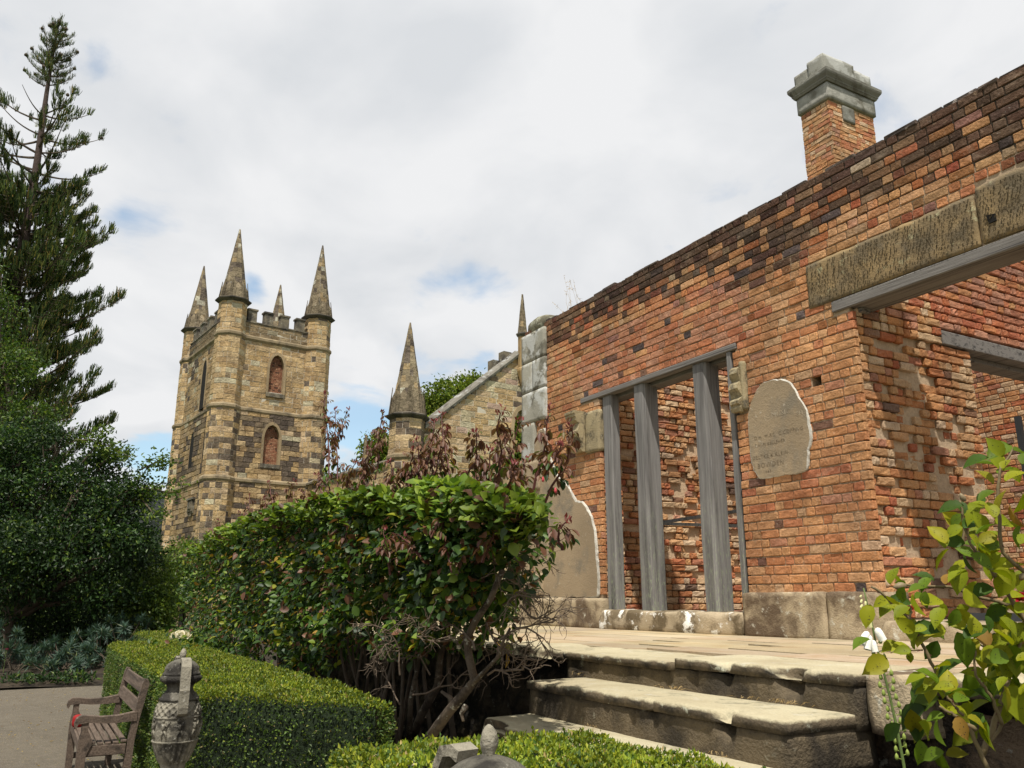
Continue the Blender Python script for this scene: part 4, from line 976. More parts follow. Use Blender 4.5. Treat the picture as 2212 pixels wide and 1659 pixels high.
# ------------------------------------------------------------------ foliage helpers
rng = np.random.default_rng(104); random.seed(104)
def nrmz(a): return a / (np.linalg.norm(a, axis=-1, keepdims=True) + 1e-9)
def leaf_mesh(name, P, D, Nn, L, Wd, C, mat, parent=None, kind='simple', fold=.25, droop=.15, jitc=.12, **k):
    """P base points, D pointing directions, Nn approximate upper-face normals, L lengths, Wd width ratio"""
    P = np.asarray(P, float); n = len(P); D = nrmz(D); S_ = nrmz(np.cross(D, Nn)); U = np.cross(S_, D)
    L = np.broadcast_to(L, (n,)).astype(float)[:, None]; Wd = np.broadcast_to(Wd, (n,))[:, None]
    if kind == 'simple':
        T = [(0, 0, 0), (.45, -.5, fold), (1, 0, -droop), (.45, .5, fold)]; Q = np.array([[0, 1, 2], [0, 2, 3]])
    elif kind == 'quad':
        T = [(0, -.2, 0), (0, .2, 0), (1, .12, 0), (1, -.12, 0)]; Q = np.array([[0, 1, 2, 3]])
    elif kind == 'blade':
        T = [(0, -.5, 0), (0, .5, 0), (.6, .45, -droop * .3), (.6, -.45, -droop * .3), (1, 0, -droop)]; Q = None
    elif kind == 'rose':  # pointed serrated leaf, folded along the rib and arched
        a = [(0, 0), (.10, .20), (.26, .40), (.30, .385), (.44, .49), (.48, .465), (.62, .44), (.66, .41), (.80, .25), (.83, .22), (.93, .07)]; T = []; Q = []
        nx_ = len(a)
        for x_, y_ in a: T.append((x_, 0, -droop * x_ * x_))
        T.append((1, 0, -droop))
        for sg in (-1, 1):
            o_ = len(T)
            for x_, y_ in a: T.append((x_, sg * y_, fold * y_ * 1.8 * (1 - .45 * y_) - droop * x_ * x_))
            for i_ in range(nx_ - 1):
                q_ = [(i_, i_ + 1, o_ + i_ + 1), (i_, o_ + i_ + 1, o_ + i_)]
                Q += q_ if sg > 0 else [t_[::-1] for t_ in q_]
            q_ = (nx_ - 1, nx_, o_ + nx_ - 1); Q.append(q_ if sg > 0 else q_[::-1])
        Q = np.array(Q)
    else:  # rounded leaf with a folded, drooping blade
        T = [(0, 0, 0), (.18, -.30, fold * .5), (.50, -.50, fold * .9 - droop * .3), (.80, -.30, fold * .5 - droop * .7), (1.0, 0, -droop), (.80, .30, fold * .5 - droop * .7), (.50, .50, fold * .9 - droop * .3), (.18, .30, fold * .5), (.5, 0, -droop * .3)]
        Q = np.array([[0, 1, 2], [0, 2, 8], [8, 2, 3], [8, 3, 4], [8, 4, 5], [8, 5, 6], [0, 8, 6], [0, 6, 7]])
    T = np.array(T, float); m = len(T)
    V = P[:, None] + (T[None, :, 0, None] * L[:, None]) * D[:, None] + (T[None, :, 1, None] * (L * Wd)[:, None]) * S_[:, None] + (T[None, :, 2, None] * (L * Wd)[:, None]) * U[:, None]
    b = (np.arange(n) * m)[:, None, None]
    if kind == 'blade': F = [(b[:, :, 0] + np.array([[0, 1, 2, 3]])).reshape(-1, 4), (b[:, :, 0] + np.array([[3, 2, 4]])).reshape(-1, 3)]
    else: F = [(b + Q[None]).reshape(-1, Q.shape[1])]
    C = np.broadcast_to(C, (n, 3)) * rng.uniform(1 - jitc, 1 + jitc, (n, 1))
    return mesh(name, V.reshape(-1, 3), F, mat, parent, np.repeat(C, m, 0), kind in ('fine', 'rose'), **k)
def palette(n, items):
    cs = np.array([c for c, w in items]); w = np.array([w for c, w in items], float); return cs[rng.choice(len(cs), n, p=w / w.sum())]
def sph(n): return nrmz(rng.normal(0, 1, (n, 3)))
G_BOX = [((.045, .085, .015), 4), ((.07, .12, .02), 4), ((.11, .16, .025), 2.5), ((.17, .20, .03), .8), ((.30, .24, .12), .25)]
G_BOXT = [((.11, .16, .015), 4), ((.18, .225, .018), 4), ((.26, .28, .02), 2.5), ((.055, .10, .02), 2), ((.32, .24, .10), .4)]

def box_hedge(name, x0, x1, y0, y1, z0, z1, n, L, label, r=.10, lumps=.03, group=None, bright=1.0, cut=None):
    root = empty(name, ((x0 + x1) / 2, (y0 + y1) / 2, z0), label=label, cat='hedge', group=group)
    a = np.array([x0, y0, z0]); b = np.array([x1, y1, z1]); S3 = b - a
    # sample faces: top and four sides, by area
    ar = np.array([S3[0] * S3[1], S3[0] * S3[2], S3[0] * S3[2], S3[1] * S3[2], S3[1] * S3[2]]); ar[0] *= 1.3
    f = rng.choice(5, n, p=ar / ar.sum()); u = rng.random((n, 2)); P = np.zeros((n, 3)); Nn = np.zeros((n, 3))
    for i, (ax, sg) in enumerate(((2, 1), (1, -1), (1, 1), (0, -1), (0, 1))):
        s_ = f == i; o = [q for q in range(3) if q != ax]
        P[s_, ax] = (a, b)[sg > 0][ax]; P[s_, o[0]] = a[o[0]] + u[s_, 0] * S3[o[0]]; P[s_, o[1]] = a[o[1]] + u[s_, 1] * S3[o[1]]; Nn[s_, ax] = sg
    c = (a + b) / 2; H = S3 / 2; d = P - c; inn = np.clip(d, -(H - r), H - r); inn[:, 2] = np.minimum(d[:, 2], H[2] - r); e = d - inn; ln = np.linalg.norm(e, axis=1)[:, None]
    far = (ln[:, 0] > r); P = np.where(far[:, None], c + inn + e / np.maximum(ln, 1e-6) * r, P); Nn = np.where(far[:, None], e / np.maximum(ln, 1e-6), Nn)
    P += Nn * (lumps * fbm(P * 3.5, 3) + .012 * fbm(P * 14, 2))[:, None]; P -= Nn * (np.abs(rng.normal(0, .018, n)))[:, None]
    D = nrmz(Nn * .9 + rng.normal(0, .65, (n, 3)) + np.array([0, 0, .25])); top = Nn[:, 2] > .5
    spg = rng.random(n) < .05; P = P + Nn * (spg * rng.uniform(.0, .028, n))[:, None]
    if cut:
        e_ = x1 - cut * (y1 - P[:, 1]); x_s = x1 - 2.2; k_ = P[:, 0] > x_s; P[:, 0] = np.where(k_, x_s + (P[:, 0] - x_s) * (e_ - x_s) / (x1 - x_s), P[:, 0])
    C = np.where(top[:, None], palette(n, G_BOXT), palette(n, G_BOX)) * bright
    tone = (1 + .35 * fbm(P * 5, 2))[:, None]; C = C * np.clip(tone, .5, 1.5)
    leaf_mesh('leaves', P, D, nrmz(Nn + rng.normal(0, .6, (n, 3))), L * rng.uniform(.7, 1.3, n), .55, C, MT['box'], root, 'simple', .2, .1)
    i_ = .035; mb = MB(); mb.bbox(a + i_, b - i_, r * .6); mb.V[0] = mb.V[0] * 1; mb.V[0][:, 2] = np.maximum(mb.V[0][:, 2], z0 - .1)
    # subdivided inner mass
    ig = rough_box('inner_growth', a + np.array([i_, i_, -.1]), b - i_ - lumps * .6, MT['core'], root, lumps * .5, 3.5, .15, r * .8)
    if cut:
        me = ig.data; co = np.zeros(len(me.vertices) * 3); me.vertices.foreach_get('co', co); co = co.reshape(-1, 3); off = np.array(wloc(root)); w_ = co + off
        e_ = x1 - cut * (y1 - w_[:, 1]); x_s = x1 - 2.2; k_ = w_[:, 0] > x_s; w_[:, 0] = np.where(k_, x_s + (w_[:, 0] - x_s) * (e_ - x_s) / (x1 - x_s), w_[:, 0]); me.vertices.foreach_set('co', (w_ - off).ravel()); me.update()
    ns = n // 60; sp_ = rng.choice(n, ns); leaf_mesh('stray_shoots', P[sp_], nrmz(Nn[sp_] + (0, 0, .5)) , rng.normal(0, 1, (ns, 3)), L * rng.uniform(1.3, 2.3, ns), .35, palette(ns, G_BOXT) * 1.1, MT['box'], root, 'simple', .2, .1, kind='stuff') if False else None
    return root
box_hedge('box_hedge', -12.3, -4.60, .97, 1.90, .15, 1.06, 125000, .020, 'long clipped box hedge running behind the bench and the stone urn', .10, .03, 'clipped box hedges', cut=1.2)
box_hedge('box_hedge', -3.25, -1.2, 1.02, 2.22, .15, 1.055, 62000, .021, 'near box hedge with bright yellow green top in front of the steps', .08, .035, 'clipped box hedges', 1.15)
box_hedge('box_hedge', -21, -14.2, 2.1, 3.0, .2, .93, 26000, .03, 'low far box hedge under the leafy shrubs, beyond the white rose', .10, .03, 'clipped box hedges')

# ------------------------------------------------------------------ rose hedge
rng = np.random.default_rng(105); random.seed(105)
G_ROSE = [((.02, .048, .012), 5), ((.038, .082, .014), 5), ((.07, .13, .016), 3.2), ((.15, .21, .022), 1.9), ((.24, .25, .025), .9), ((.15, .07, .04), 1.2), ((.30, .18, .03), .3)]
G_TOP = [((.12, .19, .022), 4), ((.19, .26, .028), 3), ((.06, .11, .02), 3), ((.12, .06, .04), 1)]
rose = empty('rose_hedge', (-8, 2.45, .2), label='tall climbing rose hedge with glossy green leaves and dark red shoots on top', cat='rose hedge')
def rose_top(x): return np.interp(x, [-16, -13.7, -9.3, -6.2, -4.6, -3.8, -3.3], [2.2, 2.36, 2.44, 2.40, 2.26, 2.14, 1.95])
def rose_bot(x): return np.interp(x, [-16, -12, -8, -6.2, -5.0, -4.4, -3.9, -3.3], [.55, .75, .95, 1.12, 1.22, 1.40, 1.58, 1.75])
n = 38000
X = -13.9 + 10.75 * rng.random(n) ** .62; Yr = rng.uniform(1.98, 2.95, n); zt = rose_top(X); zb = rose_bot(X); q = rng.random(n)
Z = zb + (zt - zb) * (1 - q ** 1.35)
# pull points to the shell
sh = rng.random(n); Yr = np.where(sh < .42, 2.0 + np.abs(rng.normal(0, .10, n)), Yr); Z = np.where((sh > .42) & (sh < .68), zt - np.abs(rng.normal(0, .10, n)), Z)
P = np.stack([X, Yr, Z], -1); w = fbm(P * 2.0 + 3, 3); P[:, 1] += .17 * w; P[:, 2] += .15 * fbm(P * 1.5 + 9, 2) * np.clip((P[:, 2] - 1.6), 0, 1)
keep = (w > -.52 + .9 * np.clip((zb + .35 - Z) / .35, 0, 1)) & (X + 1.54 * (P[:, 1] - 2) < -3.28 + .18 * fbm(P * 3.0, 2) - .35 * np.clip((1.95 - P[:, 2]) / .4, 0, 1) ** 2 - 1.2 * np.clip((P[:, 2] - 2.0) / .4, 0, 1) ** 2); P = P[keep]; n = len(P)
outw = np.stack([np.where(P[:, 0] > -4.6, .8, 0.), np.where(P[:, 1] < 2.4, -1., .3), np.where(P[:, 2] > rose_top(P[:, 0]) - .2, 1.3, .25)], -1)
D = nrmz(outw * .7 + rng.normal(0, .6, (n, 3)) + np.array([0, 0, -.45]))
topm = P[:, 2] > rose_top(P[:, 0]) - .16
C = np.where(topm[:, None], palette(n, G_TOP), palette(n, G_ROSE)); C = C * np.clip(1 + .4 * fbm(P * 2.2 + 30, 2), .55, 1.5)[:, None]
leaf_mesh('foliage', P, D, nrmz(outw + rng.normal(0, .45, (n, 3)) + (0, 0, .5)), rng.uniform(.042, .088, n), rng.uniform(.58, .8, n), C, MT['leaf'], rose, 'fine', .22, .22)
def wander(p, q, k=8, amp=.04):
    p = np.array(p, float); q = np.array(q, float); t = np.linspace(0, 1, k)[:, None]; W_ = rng.normal(0, amp, (k, 3)); W_[0] = 0; W_[-1] *= .3
    W_ = np.cumsum(W_, 0) * .5; return p + (q - p) * t + W_ * np.sin(pi * t * .9 + .1)
mb = MB()
for x in np.concatenate([np.linspace(-15, -7.2, 26), np.linspace(-7, -5.5, 14)]):
    b = np.array([x + rng.normal(0, .1), rng.uniform(2.3, 2.8), .15]); t = np.array([x + rng.normal(.1, .3), rng.uniform(2.15, 2.8), rose_bot(x) + rng.uniform(.3, .9)])
    mb.tube(wander(b, t, 9, .06), np.linspace(rng.uniform(.012, .03), .007, 9), 5)
mb.build('stems', MT['bark'], rose, True)
# the gnarled forked trunks and bare twigs at the near end
mb = MB()
for pts, r0, Yp in (([(1650, 2960), (1690, 2860), (1745, 2740), (1765, 2620), (1790, 2500), (1800, 2380)], .032, 2.35), ([(1630, 2950), (1650, 2800), (1680, 2650), (1700, 2500), (1690, 2380)], .02, 2.25),
                    ([(1700, 2975), (1770, 2905), (1805, 2850), (1860, 2790), (1890, 2720), (1880, 2640), (1870, 2560), (1900, 2480), (1960, 2390), (2010, 2280)], .034, 2.15), ([(1890, 2740), (1950, 2700), (1990, 2620), (2010, 2560), (2030, 2520)], .014, 2.15),
                    ([(1805, 2850), (1795, 2790), (1770, 2760)], .02, 2.15), ([(1855, 2820), (1850, 2860), (1862, 2880)], .018, 2.12)):
    P = np.array([onY(x, y, Yp) for x, y in pts]); k = len(P); P = P + rng.normal(0, .008, P.shape); mb.tube(P, np.linspace(r0, r0 * .45, k), 7)
mb.build('trunks', m_stone('lichened_rose_bark', (.11, .085, .06), (.04, .03, .022), (.34, .33, .27), 8, (.58, .66), (.45, .6), 18, .01), rose, True)
mb = MB()
def twig(p, d, L, r, lev):
    k = 5; Q_ = [np.array(p, float)]; d = nrmz(np.array(d, float))
    for i in range(k): d = nrmz(d + rng.normal(0, .28, 3)); Q_.append(Q_[-1] + d * L / k)
    mb.tube(Q_, np.linspace(r, r * .5, k + 1), 4)
    if lev > 0:
        for i in (2, 3, 4, 5):
            for _ in range(1 + (rng.random() < .5)): twig(Q_[i], d + rng.normal(0, .75, 3), L * rng.uniform(.4, .65), r * .6, lev - 1)
for x, y, Yp, dx, dz, L in [(2000, 2560, 2.15, .3, .5, .30), (1950, 2700, 2.15, .9, .1, .32), (1960, 2480, 2.3, .7, .2, .35), (2010, 2420, 2.3, .8, .1, .35), (2050, 2500, 2.3, .7, -.1, .3), (1800, 2560, 2.1, .5, .3, .3), (1650, 2780, 2.1, .9, .2, .42), (1600, 2700, 2.0, .3, .6, .35), (1720, 2700, 2.2, -.4, .5, .3), (1900, 2600, 2.1, -.5, .3, .3), (2060, 2330, 2.4, .6, .2, .35), (1990, 2350, 2.5, .5, .5, .35), (2030, 2250, 2.4, .6, .4, .3), (1930, 2420, 2.4, .2, .8, .4), (1600, 2820, 2.1, -.6, .5, .3), (1500, 2700, 2.0, .2, .9, .3), (2080, 2420, 2.3, .8, -.2, .25)]:
    p = onY(x, y, Yp); twig(p, (dx, rng.normal(0, .4), dz), L, .0065, 2)
mb.build('bare_twigs', MT['twig'], rose, kind='stuff')
# red shoots
RED = [((.13, .060, .040), 5), ((.18, .09, .055), 4), ((.105, .045, .035), 3), ((.18, .13, .05), 2), ((.10, .13, .025), 1.4)]
shoots = [((1320, 2010), (1300, 1575), 1), ((1350, 1960), (1340, 1640), .6), ((1330, 1800), (1395, 1640), .3), ((1400, 1990), (1540, 1720), .8), ((1500, 1920), (1530, 1650), .8), ((1440, 2120), (1470, 1790), .5), ((1250, 2080), (1200, 1960), .4), ((1110, 2130), (1060, 1990), .5), ((1030, 2180), (1000, 1980), .5), ((1000, 2230), (960, 2050), .3),
          ((1120, 2120), (1075, 1930), .5), ((1180, 2080), (1180, 1930), .4), ((920, 2250), (870, 2080), .3), ((1700, 1990), (1740, 1690), .9), ((1720, 1950), (1790, 1720), .9), ((1680, 1960), (1660, 1760), .7), ((1850, 1960), (1900, 1730), .8), ((1800, 1900), (1770, 1660), 1), ((1900, 1950), (1890, 1800), .6), ((1990, 1930), (2005, 1650), .8), ((2040, 1910), (2080, 1680), .5), ((2060, 1900), (1990, 1780), .6),
          ((2135, 1960), (2200, 1640), .7), ((2180, 2010), (2280, 1700), .6), ((2180, 1900), (2240, 1780), .6), ((1600, 1930), (1650, 1800), .8), ((1580, 1990), (1560, 1850), .7), ((1950, 1990), (1960, 1800), .8), ((1830, 2050), (1860, 1900), .7), ((1760, 2000), (1720, 1830), .9), ((1900, 2050), (1940, 1880), .7), ((1290, 2050), (1270, 1900), .5), ((1380, 2060), (1430, 1850), .6), ((2010, 2000), (2060, 1860), .6), ((2100, 2000), (2110, 1840), .5), ((1640, 2020), (1620, 1870), .8),
          ((1810, 2290), (1790, 2040), .6), ((1560, 2300), (1540, 2120), .5), ((1400, 2260), (1395, 2080), .5), ((1930, 2250), (1990, 2110), .5), ((2250, 2200), (2270, 2090), .4), ((1700, 2250), (1620, 2150), .4)]
LP, LD, LN_, LL, LC = [], [], [], [], []
mb = MB(); mt = MB()
for i, (b, t, dn) in enumerate(shoots):
    Yp = 2.25 + rng.uniform(-.15, .3) if i < 36 else 1.97
    B_ = onY(*b, Yp); T_ = onY(*t, Yp + rng.normal(0, .05)); Q_ = wander(B_, T_, 10, .018); mb.tube(Q_, np.linspace(.0085, .003, 10), 5)
    ln = np.linalg.norm(T_ - B_); m = int(ln / .055 * (1 + dn)) + 3
    for j in range(m):
        f = .12 + .88 * (j + rng.random()) / m; p = Q_[min(9, int(f * 9))] + (Q_[min(9, int(f * 9) + 1 if f * 9 < 9 else 9)] - Q_[min(9, int(f * 9))]) * (f * 9 % 1)
        a = rng.uniform(0, 2 * pi); o = np.array([cos(a), sin(a), .35]) ; e = p + o * rng.uniform(.025, .07); mb.tube([p, (p + e) / 2 + (0, 0, .01), e], .0018, 3, cap=False)
        s_ = 1.0 if f < .85 else .55
        for q_ in range(rng.integers(3, 6)):
            a2 = a + rng.uniform(-1.3, 1.3); LP.append(e - o * .012 * q_); LD.append([cos(a2) * .6, sin(a2) * .6, rng.uniform(-1.2, -.2)]); LN_.append([cos(a2), sin(a2), .6]); LL.append(rng.uniform(.04, .066) * s_)
            LC.append(palette(1, RED)[0] if (f > .35 or rng.random() < .5) else palette(1, G_ROSE)[0])
    # leaf-bud tip
    for q_ in range(7): LP.append(T_ + rng.normal(0, .01, 3)); LD.append([rng.normal(0, .6), rng.normal(0, .6), 1]); LN_.append(rng.normal(0, 1, 3)); LL.append(.03); LC.append((.20, .05, .05))
mb.build('red_shoots', MT['stem'], rose, kind='stuff')
leaf_mesh('young_leaves', LP, LD, LN_, LL, .48, LC, MT['leaf'], rose, 'fine', .4, .35)
# buds
mb = MB()
for (x, y) in ((2172, 1918), (2222, 1962)):
    p = onY(x, y, 2.0); mb.lathe(p, [(.001, -.012), (.006, -.008), (.0065, 0), (.004, .009), (.001, .014)], 8)
mb.build('rose_buds', m_plain('pink_bud', (.45, .06, .07), .6), rose, True, kind='stuff')

# ------------------------------------------------------------------ broadleaf trees
rng = np.random.default_rng(106); random.seed(106)
def leafy_tree(name, base, blobs, n_cl, per, L, cols, label, cat='tree', parent_loc=None, trunk_r=.2, limbs=True, mat='far', cl_r=.35, gap=-.35, wid=.55, noise_f=.9, group=None, kind='simple', down=-.15):
    """blobs: list of (centre, radii). Leaf clusters fill the shells of the blobs unevenly, limbs run from the trunk into them"""
    base = np.array(base, float); root = empty(name, tuple(base), label=label, cat=cat, group=group)
    vol = np.array([np.prod(r) ** (2 / 3) for c, r in blobs]); bi = rng.choice(len(blobs), n_cl, p=vol / vol.sum())
    Cn = np.array([c for c, r in blobs])[bi]; Rd = np.array([r for c, r in blobs])[bi]
    d = sph(n_cl); rr = rng.random(n_cl) ** .38; Pc = Cn + d * Rd * rr[:, None]
    w = fbm(Pc * noise_f / max(.5, cl_r * 2), 2); ok = (w > gap) & (Pc[:, 2] > base[2] + .25); Pc = Pc[ok]; d = d[ok]; rr = rr[ok]; m = len(Pc)
    Po = np.repeat(Pc, per, 0); dd = np.repeat(d, per, 0); n = len(Po)
    P = Po + rng.normal(0, 1, (n, 3)) * cl_r * np.array([.5, .5, .32])
    D = nrmz(dd * .6 + rng.normal(0, .7, (n, 3)) + (0, 0, down)); C = palette(n, cols); tone = np.repeat(1 + .38 * fbm(Pc * 1.3 + 20, 2), per)[:, None]; C = C * np.clip(tone, .5, 1.6)
    mb = MB(); top = max(c[2] for c, r in blobs)
    h = min(c[2] for c, r in blobs); fork = base + np.array([rng.normal(0, .1), rng.normal(0, .1), max(.5, (h - base[2]) * .75)])
    mb.tube(wander(base - (0, 0, .3), fork, 6, .05), np.linspace(trunk_r, trunk_r * .75, 6), 9)
    mb.build('trunk', MT['bark'], root, True)
    if limbs:
        mb = MB()
        for c, r in blobs:
            c = np.array(c); mb.tube(wander(fork - (0, 0, .1), c, 8, .12), np.linspace(trunk_r * .55, trunk_r * .14, 8), 6)
            for _ in range(7):
                e = c + sph(1)[0] * np.array(r) * .85; s_ = fork + (c - fork) * rng.uniform(.5, .95); mb.tube(wander(s_, e, 6, .08), np.linspace(trunk_r * .16, trunk_r * .04, 6), 4)
        mb.build('limbs', MT['bark'], root, True)
    leaf_mesh('crown', P, D, nrmz(dd * .5 + rng.normal(0, .7, (n, 3)) + (0, 0, .6)), L * rng.uniform(.7, 1.3, n), wid, C, MT[mat], root, kind, .2, .2)
    return root
G_DARK = [((.012, .03, .009), 5), ((.02, .048, .012), 5), ((.035, .075, .016), 3), ((.075, .13, .022), 1.5), ((.13, .18, .03), .5)]
G_OAK = [((.10, .15, .02), 4), ((.15, .20, .025), 4), ((.20, .23, .03), 2), ((.05, .09, .015), 2)]
G_YEL = [((.06, .11, .015), 4), ((.10, .16, .02), 4), ((.15, .20, .025), 2), ((.03, .06, .012), 2)]
def bl(x, y, d, rx, rz, ry=None):  # blob at a view direction and distance, radii in metres
    return (dep(x, y, d), (rx, ry or rx, rz))
# dark spreading tree on the left, in front of the pine
g = dep(60, 2500, 19.5); g[2] = .2
leafy_tree('dark_broadleaf_tree', g, [bl(120, 1980, 20, 1.5, 1.0), bl(330, 1930, 19.5, 1.1, .65), bl(470, 2010, 19, .75, .5), bl(300, 2180, 19, 1.7, .85), bl(80, 2250, 19, 1.6, .9), bl(530, 2180, 19, .6, .55), bl(60, 1780, 20, 1.0, .6), bl(560, 1960, 19, .35, .25), bl(-250, 2000, 20, 1.8, 1.8), bl(220, 1740, 19.5, .6, .3), bl(450, 2380, 19.5, 1.0, .5), bl(430, 1820, 19.5, .5, .22)],
           3400, 17, .10, G_DARK, 'dark green spreading broadleaf tree in front of the tall pine, reaching the church tower', trunk_r=.17, mat='leaf', cl_r=.30, gap=-.42, kind='simple')
# thin sprays reaching to the tower
sp = empty('overhanging_branch', tuple(dep(560, 2000, 19)), label='thin leafy branches reaching out from the dark tree towards the church tower', cat='branch')
mb = MB(); PP, DD = [], []
for pts in ([(420, 2010), (520, 1960), (600, 1860), (680, 1820)], [(400, 1860), (470, 1800), (520, 1830)], [(450, 2060), (560, 1980), (650, 1930), (745, 1945)], [(540, 1950), (640, 1960), (690, 1990)], [(300, 1760), (380, 1760), (450, 1790)], [(330, 1850), (420, 1740), (400, 1725)], [(560, 1990), (620, 2060), (640, 2050)], [(560, 1880), (640, 1840), (660, 1870)]):
    Q_ = np.array([dep(x, y, 18.8 + rng.uniform(-.3, .3)) for x, y in pts]); t = np.linspace(0, len(pts) - 1, 14); Q_ = np.stack([np.interp(t, range(len(pts)), Q_[:, i]) for i in range(3)], 1); mb.tube(Q_, np.linspace(.022, .006, 14), 4)
    for j in range(170):
        f = rng.random() ** .7; p = Q_[int(f * 13)] + rng.normal(0, 1, 3) * .13 * np.array([1, 1, .7]); PP.append(p); DD.append(rng.normal(0, .6, 3) + nrmz(Q_[-1] - Q_[0]) * .6)
mb.build('twigs', MT['bark'], sp); n = len(PP)
leaf_mesh('leaves', PP, DD, rng.normal(0, .5, (n, 3)) + (0, 0, .7), rng.uniform(.08, .12, n), .5, palette(n, G_YEL), MT['leaf'], sp, 'simple', .2, .3)
# lighter climbing foliage at the left edge
g = dep(-60, 2500, 22.5); g[2] = .2
leafy_tree('light_broadleaf_tree', g, [bl(-30, 1260, 23, .8, 1.0), bl(-20, 1480, 22.5, 1.2, .9), bl(-200, 1500, 23, 1.6, 2.2), bl(20, 1700, 22.5, 1.3, .8), bl(180, 1660, 22, .6, .35), bl(-60, 1080, 23, .5, .5)],
           1300, 18, .10, [((.04, .085, .012), 4), ((.07, .12, .016), 4), ((.12, .17, .02), 2), ((.02, .045, .01), 2)], 'mid green leafy tree at the left edge, overlapping the lower half of the pine', trunk_r=.2, mat='leaf', cl_r=.34, gap=-.30)
# shrubs behind the path
for (x, y, d, rx, rz, nn, cols, lab) in ((120, 2430, 21, 2.4, .75, 900, G_DARK, 'dark leafy shrub in deep shade behind the grey green spurges'), (-350, 2380, 21, 2.4, 1.2, 500, G_DARK, 'dark leafy shrub at the far left behind the path'), (400, 2440, 22, 1.6, 1.0, 800, G_DARK, 'dark leafy shrub in shade between the broadleaf tree trunk and the round green shrub'), (600, 2380, 20, .95, .95, 900, G_YEL, 'round green shrub between the spurges and the rose hedge'), (740, 2270, 23, 1.2, .8, 500, G_YEL, 'green shrub behind the left end of the rose hedge at the tower foot'),
                                  (520, 2260, 26, 1.5, .9, 500, G_DARK, 'dark shrub under the branches at the foot of the tower')):
    c = dep(x, y, d); g = c.copy(); g[2] = .2
    leafy_tree('garden_shrub', g, [(c, (rx, rx * .7, rz)), ((c[0], c[1], max(.5, c[2] - rz * .9)), (rx * .95, rx * .6, rz * .9))], nn, 14, .09, cols, lab, 'shrub', trunk_r=.05, mat='leaf', cl_r=.22, gap=-.6, group='shrubs behind the path')
# round green tree beyond the church
g = dep(1700, 2300, 72); g[2] = .2
leafy_tree('round_oak_tree', g, [bl(1830, 1640, 70, 3.4, 2.7), bl(1700, 1800, 70, 3.2, 3), bl(1960, 1800, 70, 3.8, 4.2), bl(1560, 1900, 70, 2.3, 2.4), bl(1520, 1790, 69, 1.5, 1.3), bl(1900, 1560, 70, 1.6, 1.2), bl(2080, 1800, 69, 3, 4.4), bl(1720, 1660, 70, 1.7, 1.4), bl(1800, 2050, 70, 5, 3)],
           5600, 16, .30, G_OAK, 'round bright green tree rising behind the church gable', trunk_r=.5, mat='far', cl_r=.85, gap=-.7, noise_f=1.1, down=0)

# ------------------------------------------------------------------ the tall pine
rng = np.random.default_rng(107); random.seed(107)
pine_b = dep(86, 1016, 30); px_, py_ = pine_b[0], pine_b[1]; ZT = 25.35
pine = empty('norfolk_pine', (px_, py_, .15), label='tall dark conifer with a narrow pointed top and whorled up-curved branches at the left', cat='pine tree')
mb = MB(); mb.tube([(px_ + .03 * sin(z), py_ + .03 * cos(z * .7), z) for z in np.linspace(-.1, ZT, 30)], np.linspace(.42, .03, 30), 9); mb.build('trunk', m_plain('pine_bark', (.07, .05, .042), .9, .4, 8, .03), pine, True)
P1, D1, L1, C1, N1 = [], [], [], [], []; tips = []
CN1 = [((.03, .055, .016), 5), ((.055, .085, .02), 4), ((.10, .13, .025), 2), ((.20, .18, .04), .8), ((.26, .17, .05), .35)]
mb = MB(); zt = ZT - .25; lev = 0
def rad(z):
    t = ZT - z
    return np.interp(t, [0, .6, 1.5, 2.5, 3.2, 3.5, 4.0, 5.2, 6.5, 8, 10, 13, 16, 20, 24], [.15, .45, .75, .95, .95, .45, 2.0, 2.6, 2.7, 2.3, 3.0, 3.3, 3.5, 3.8, 3.9])
def tuft(p, d, s, k):
    """a comb of needle-clad cords rising from the branch"""
    for _ in range(k):
        o = rng.normal(0, .5, 3) * s * .35; u = nrmz(np.array([d[0] * .35, d[1] * .35, 1.0]) + rng.normal(0, .22, 3))
        P1.append(p + o * np.array([1, 1, .3])); D1.append(u); L1.append(s * rng.uniform(.6, 1.15)); N1.append(rng.normal(0, 1, 3)); 
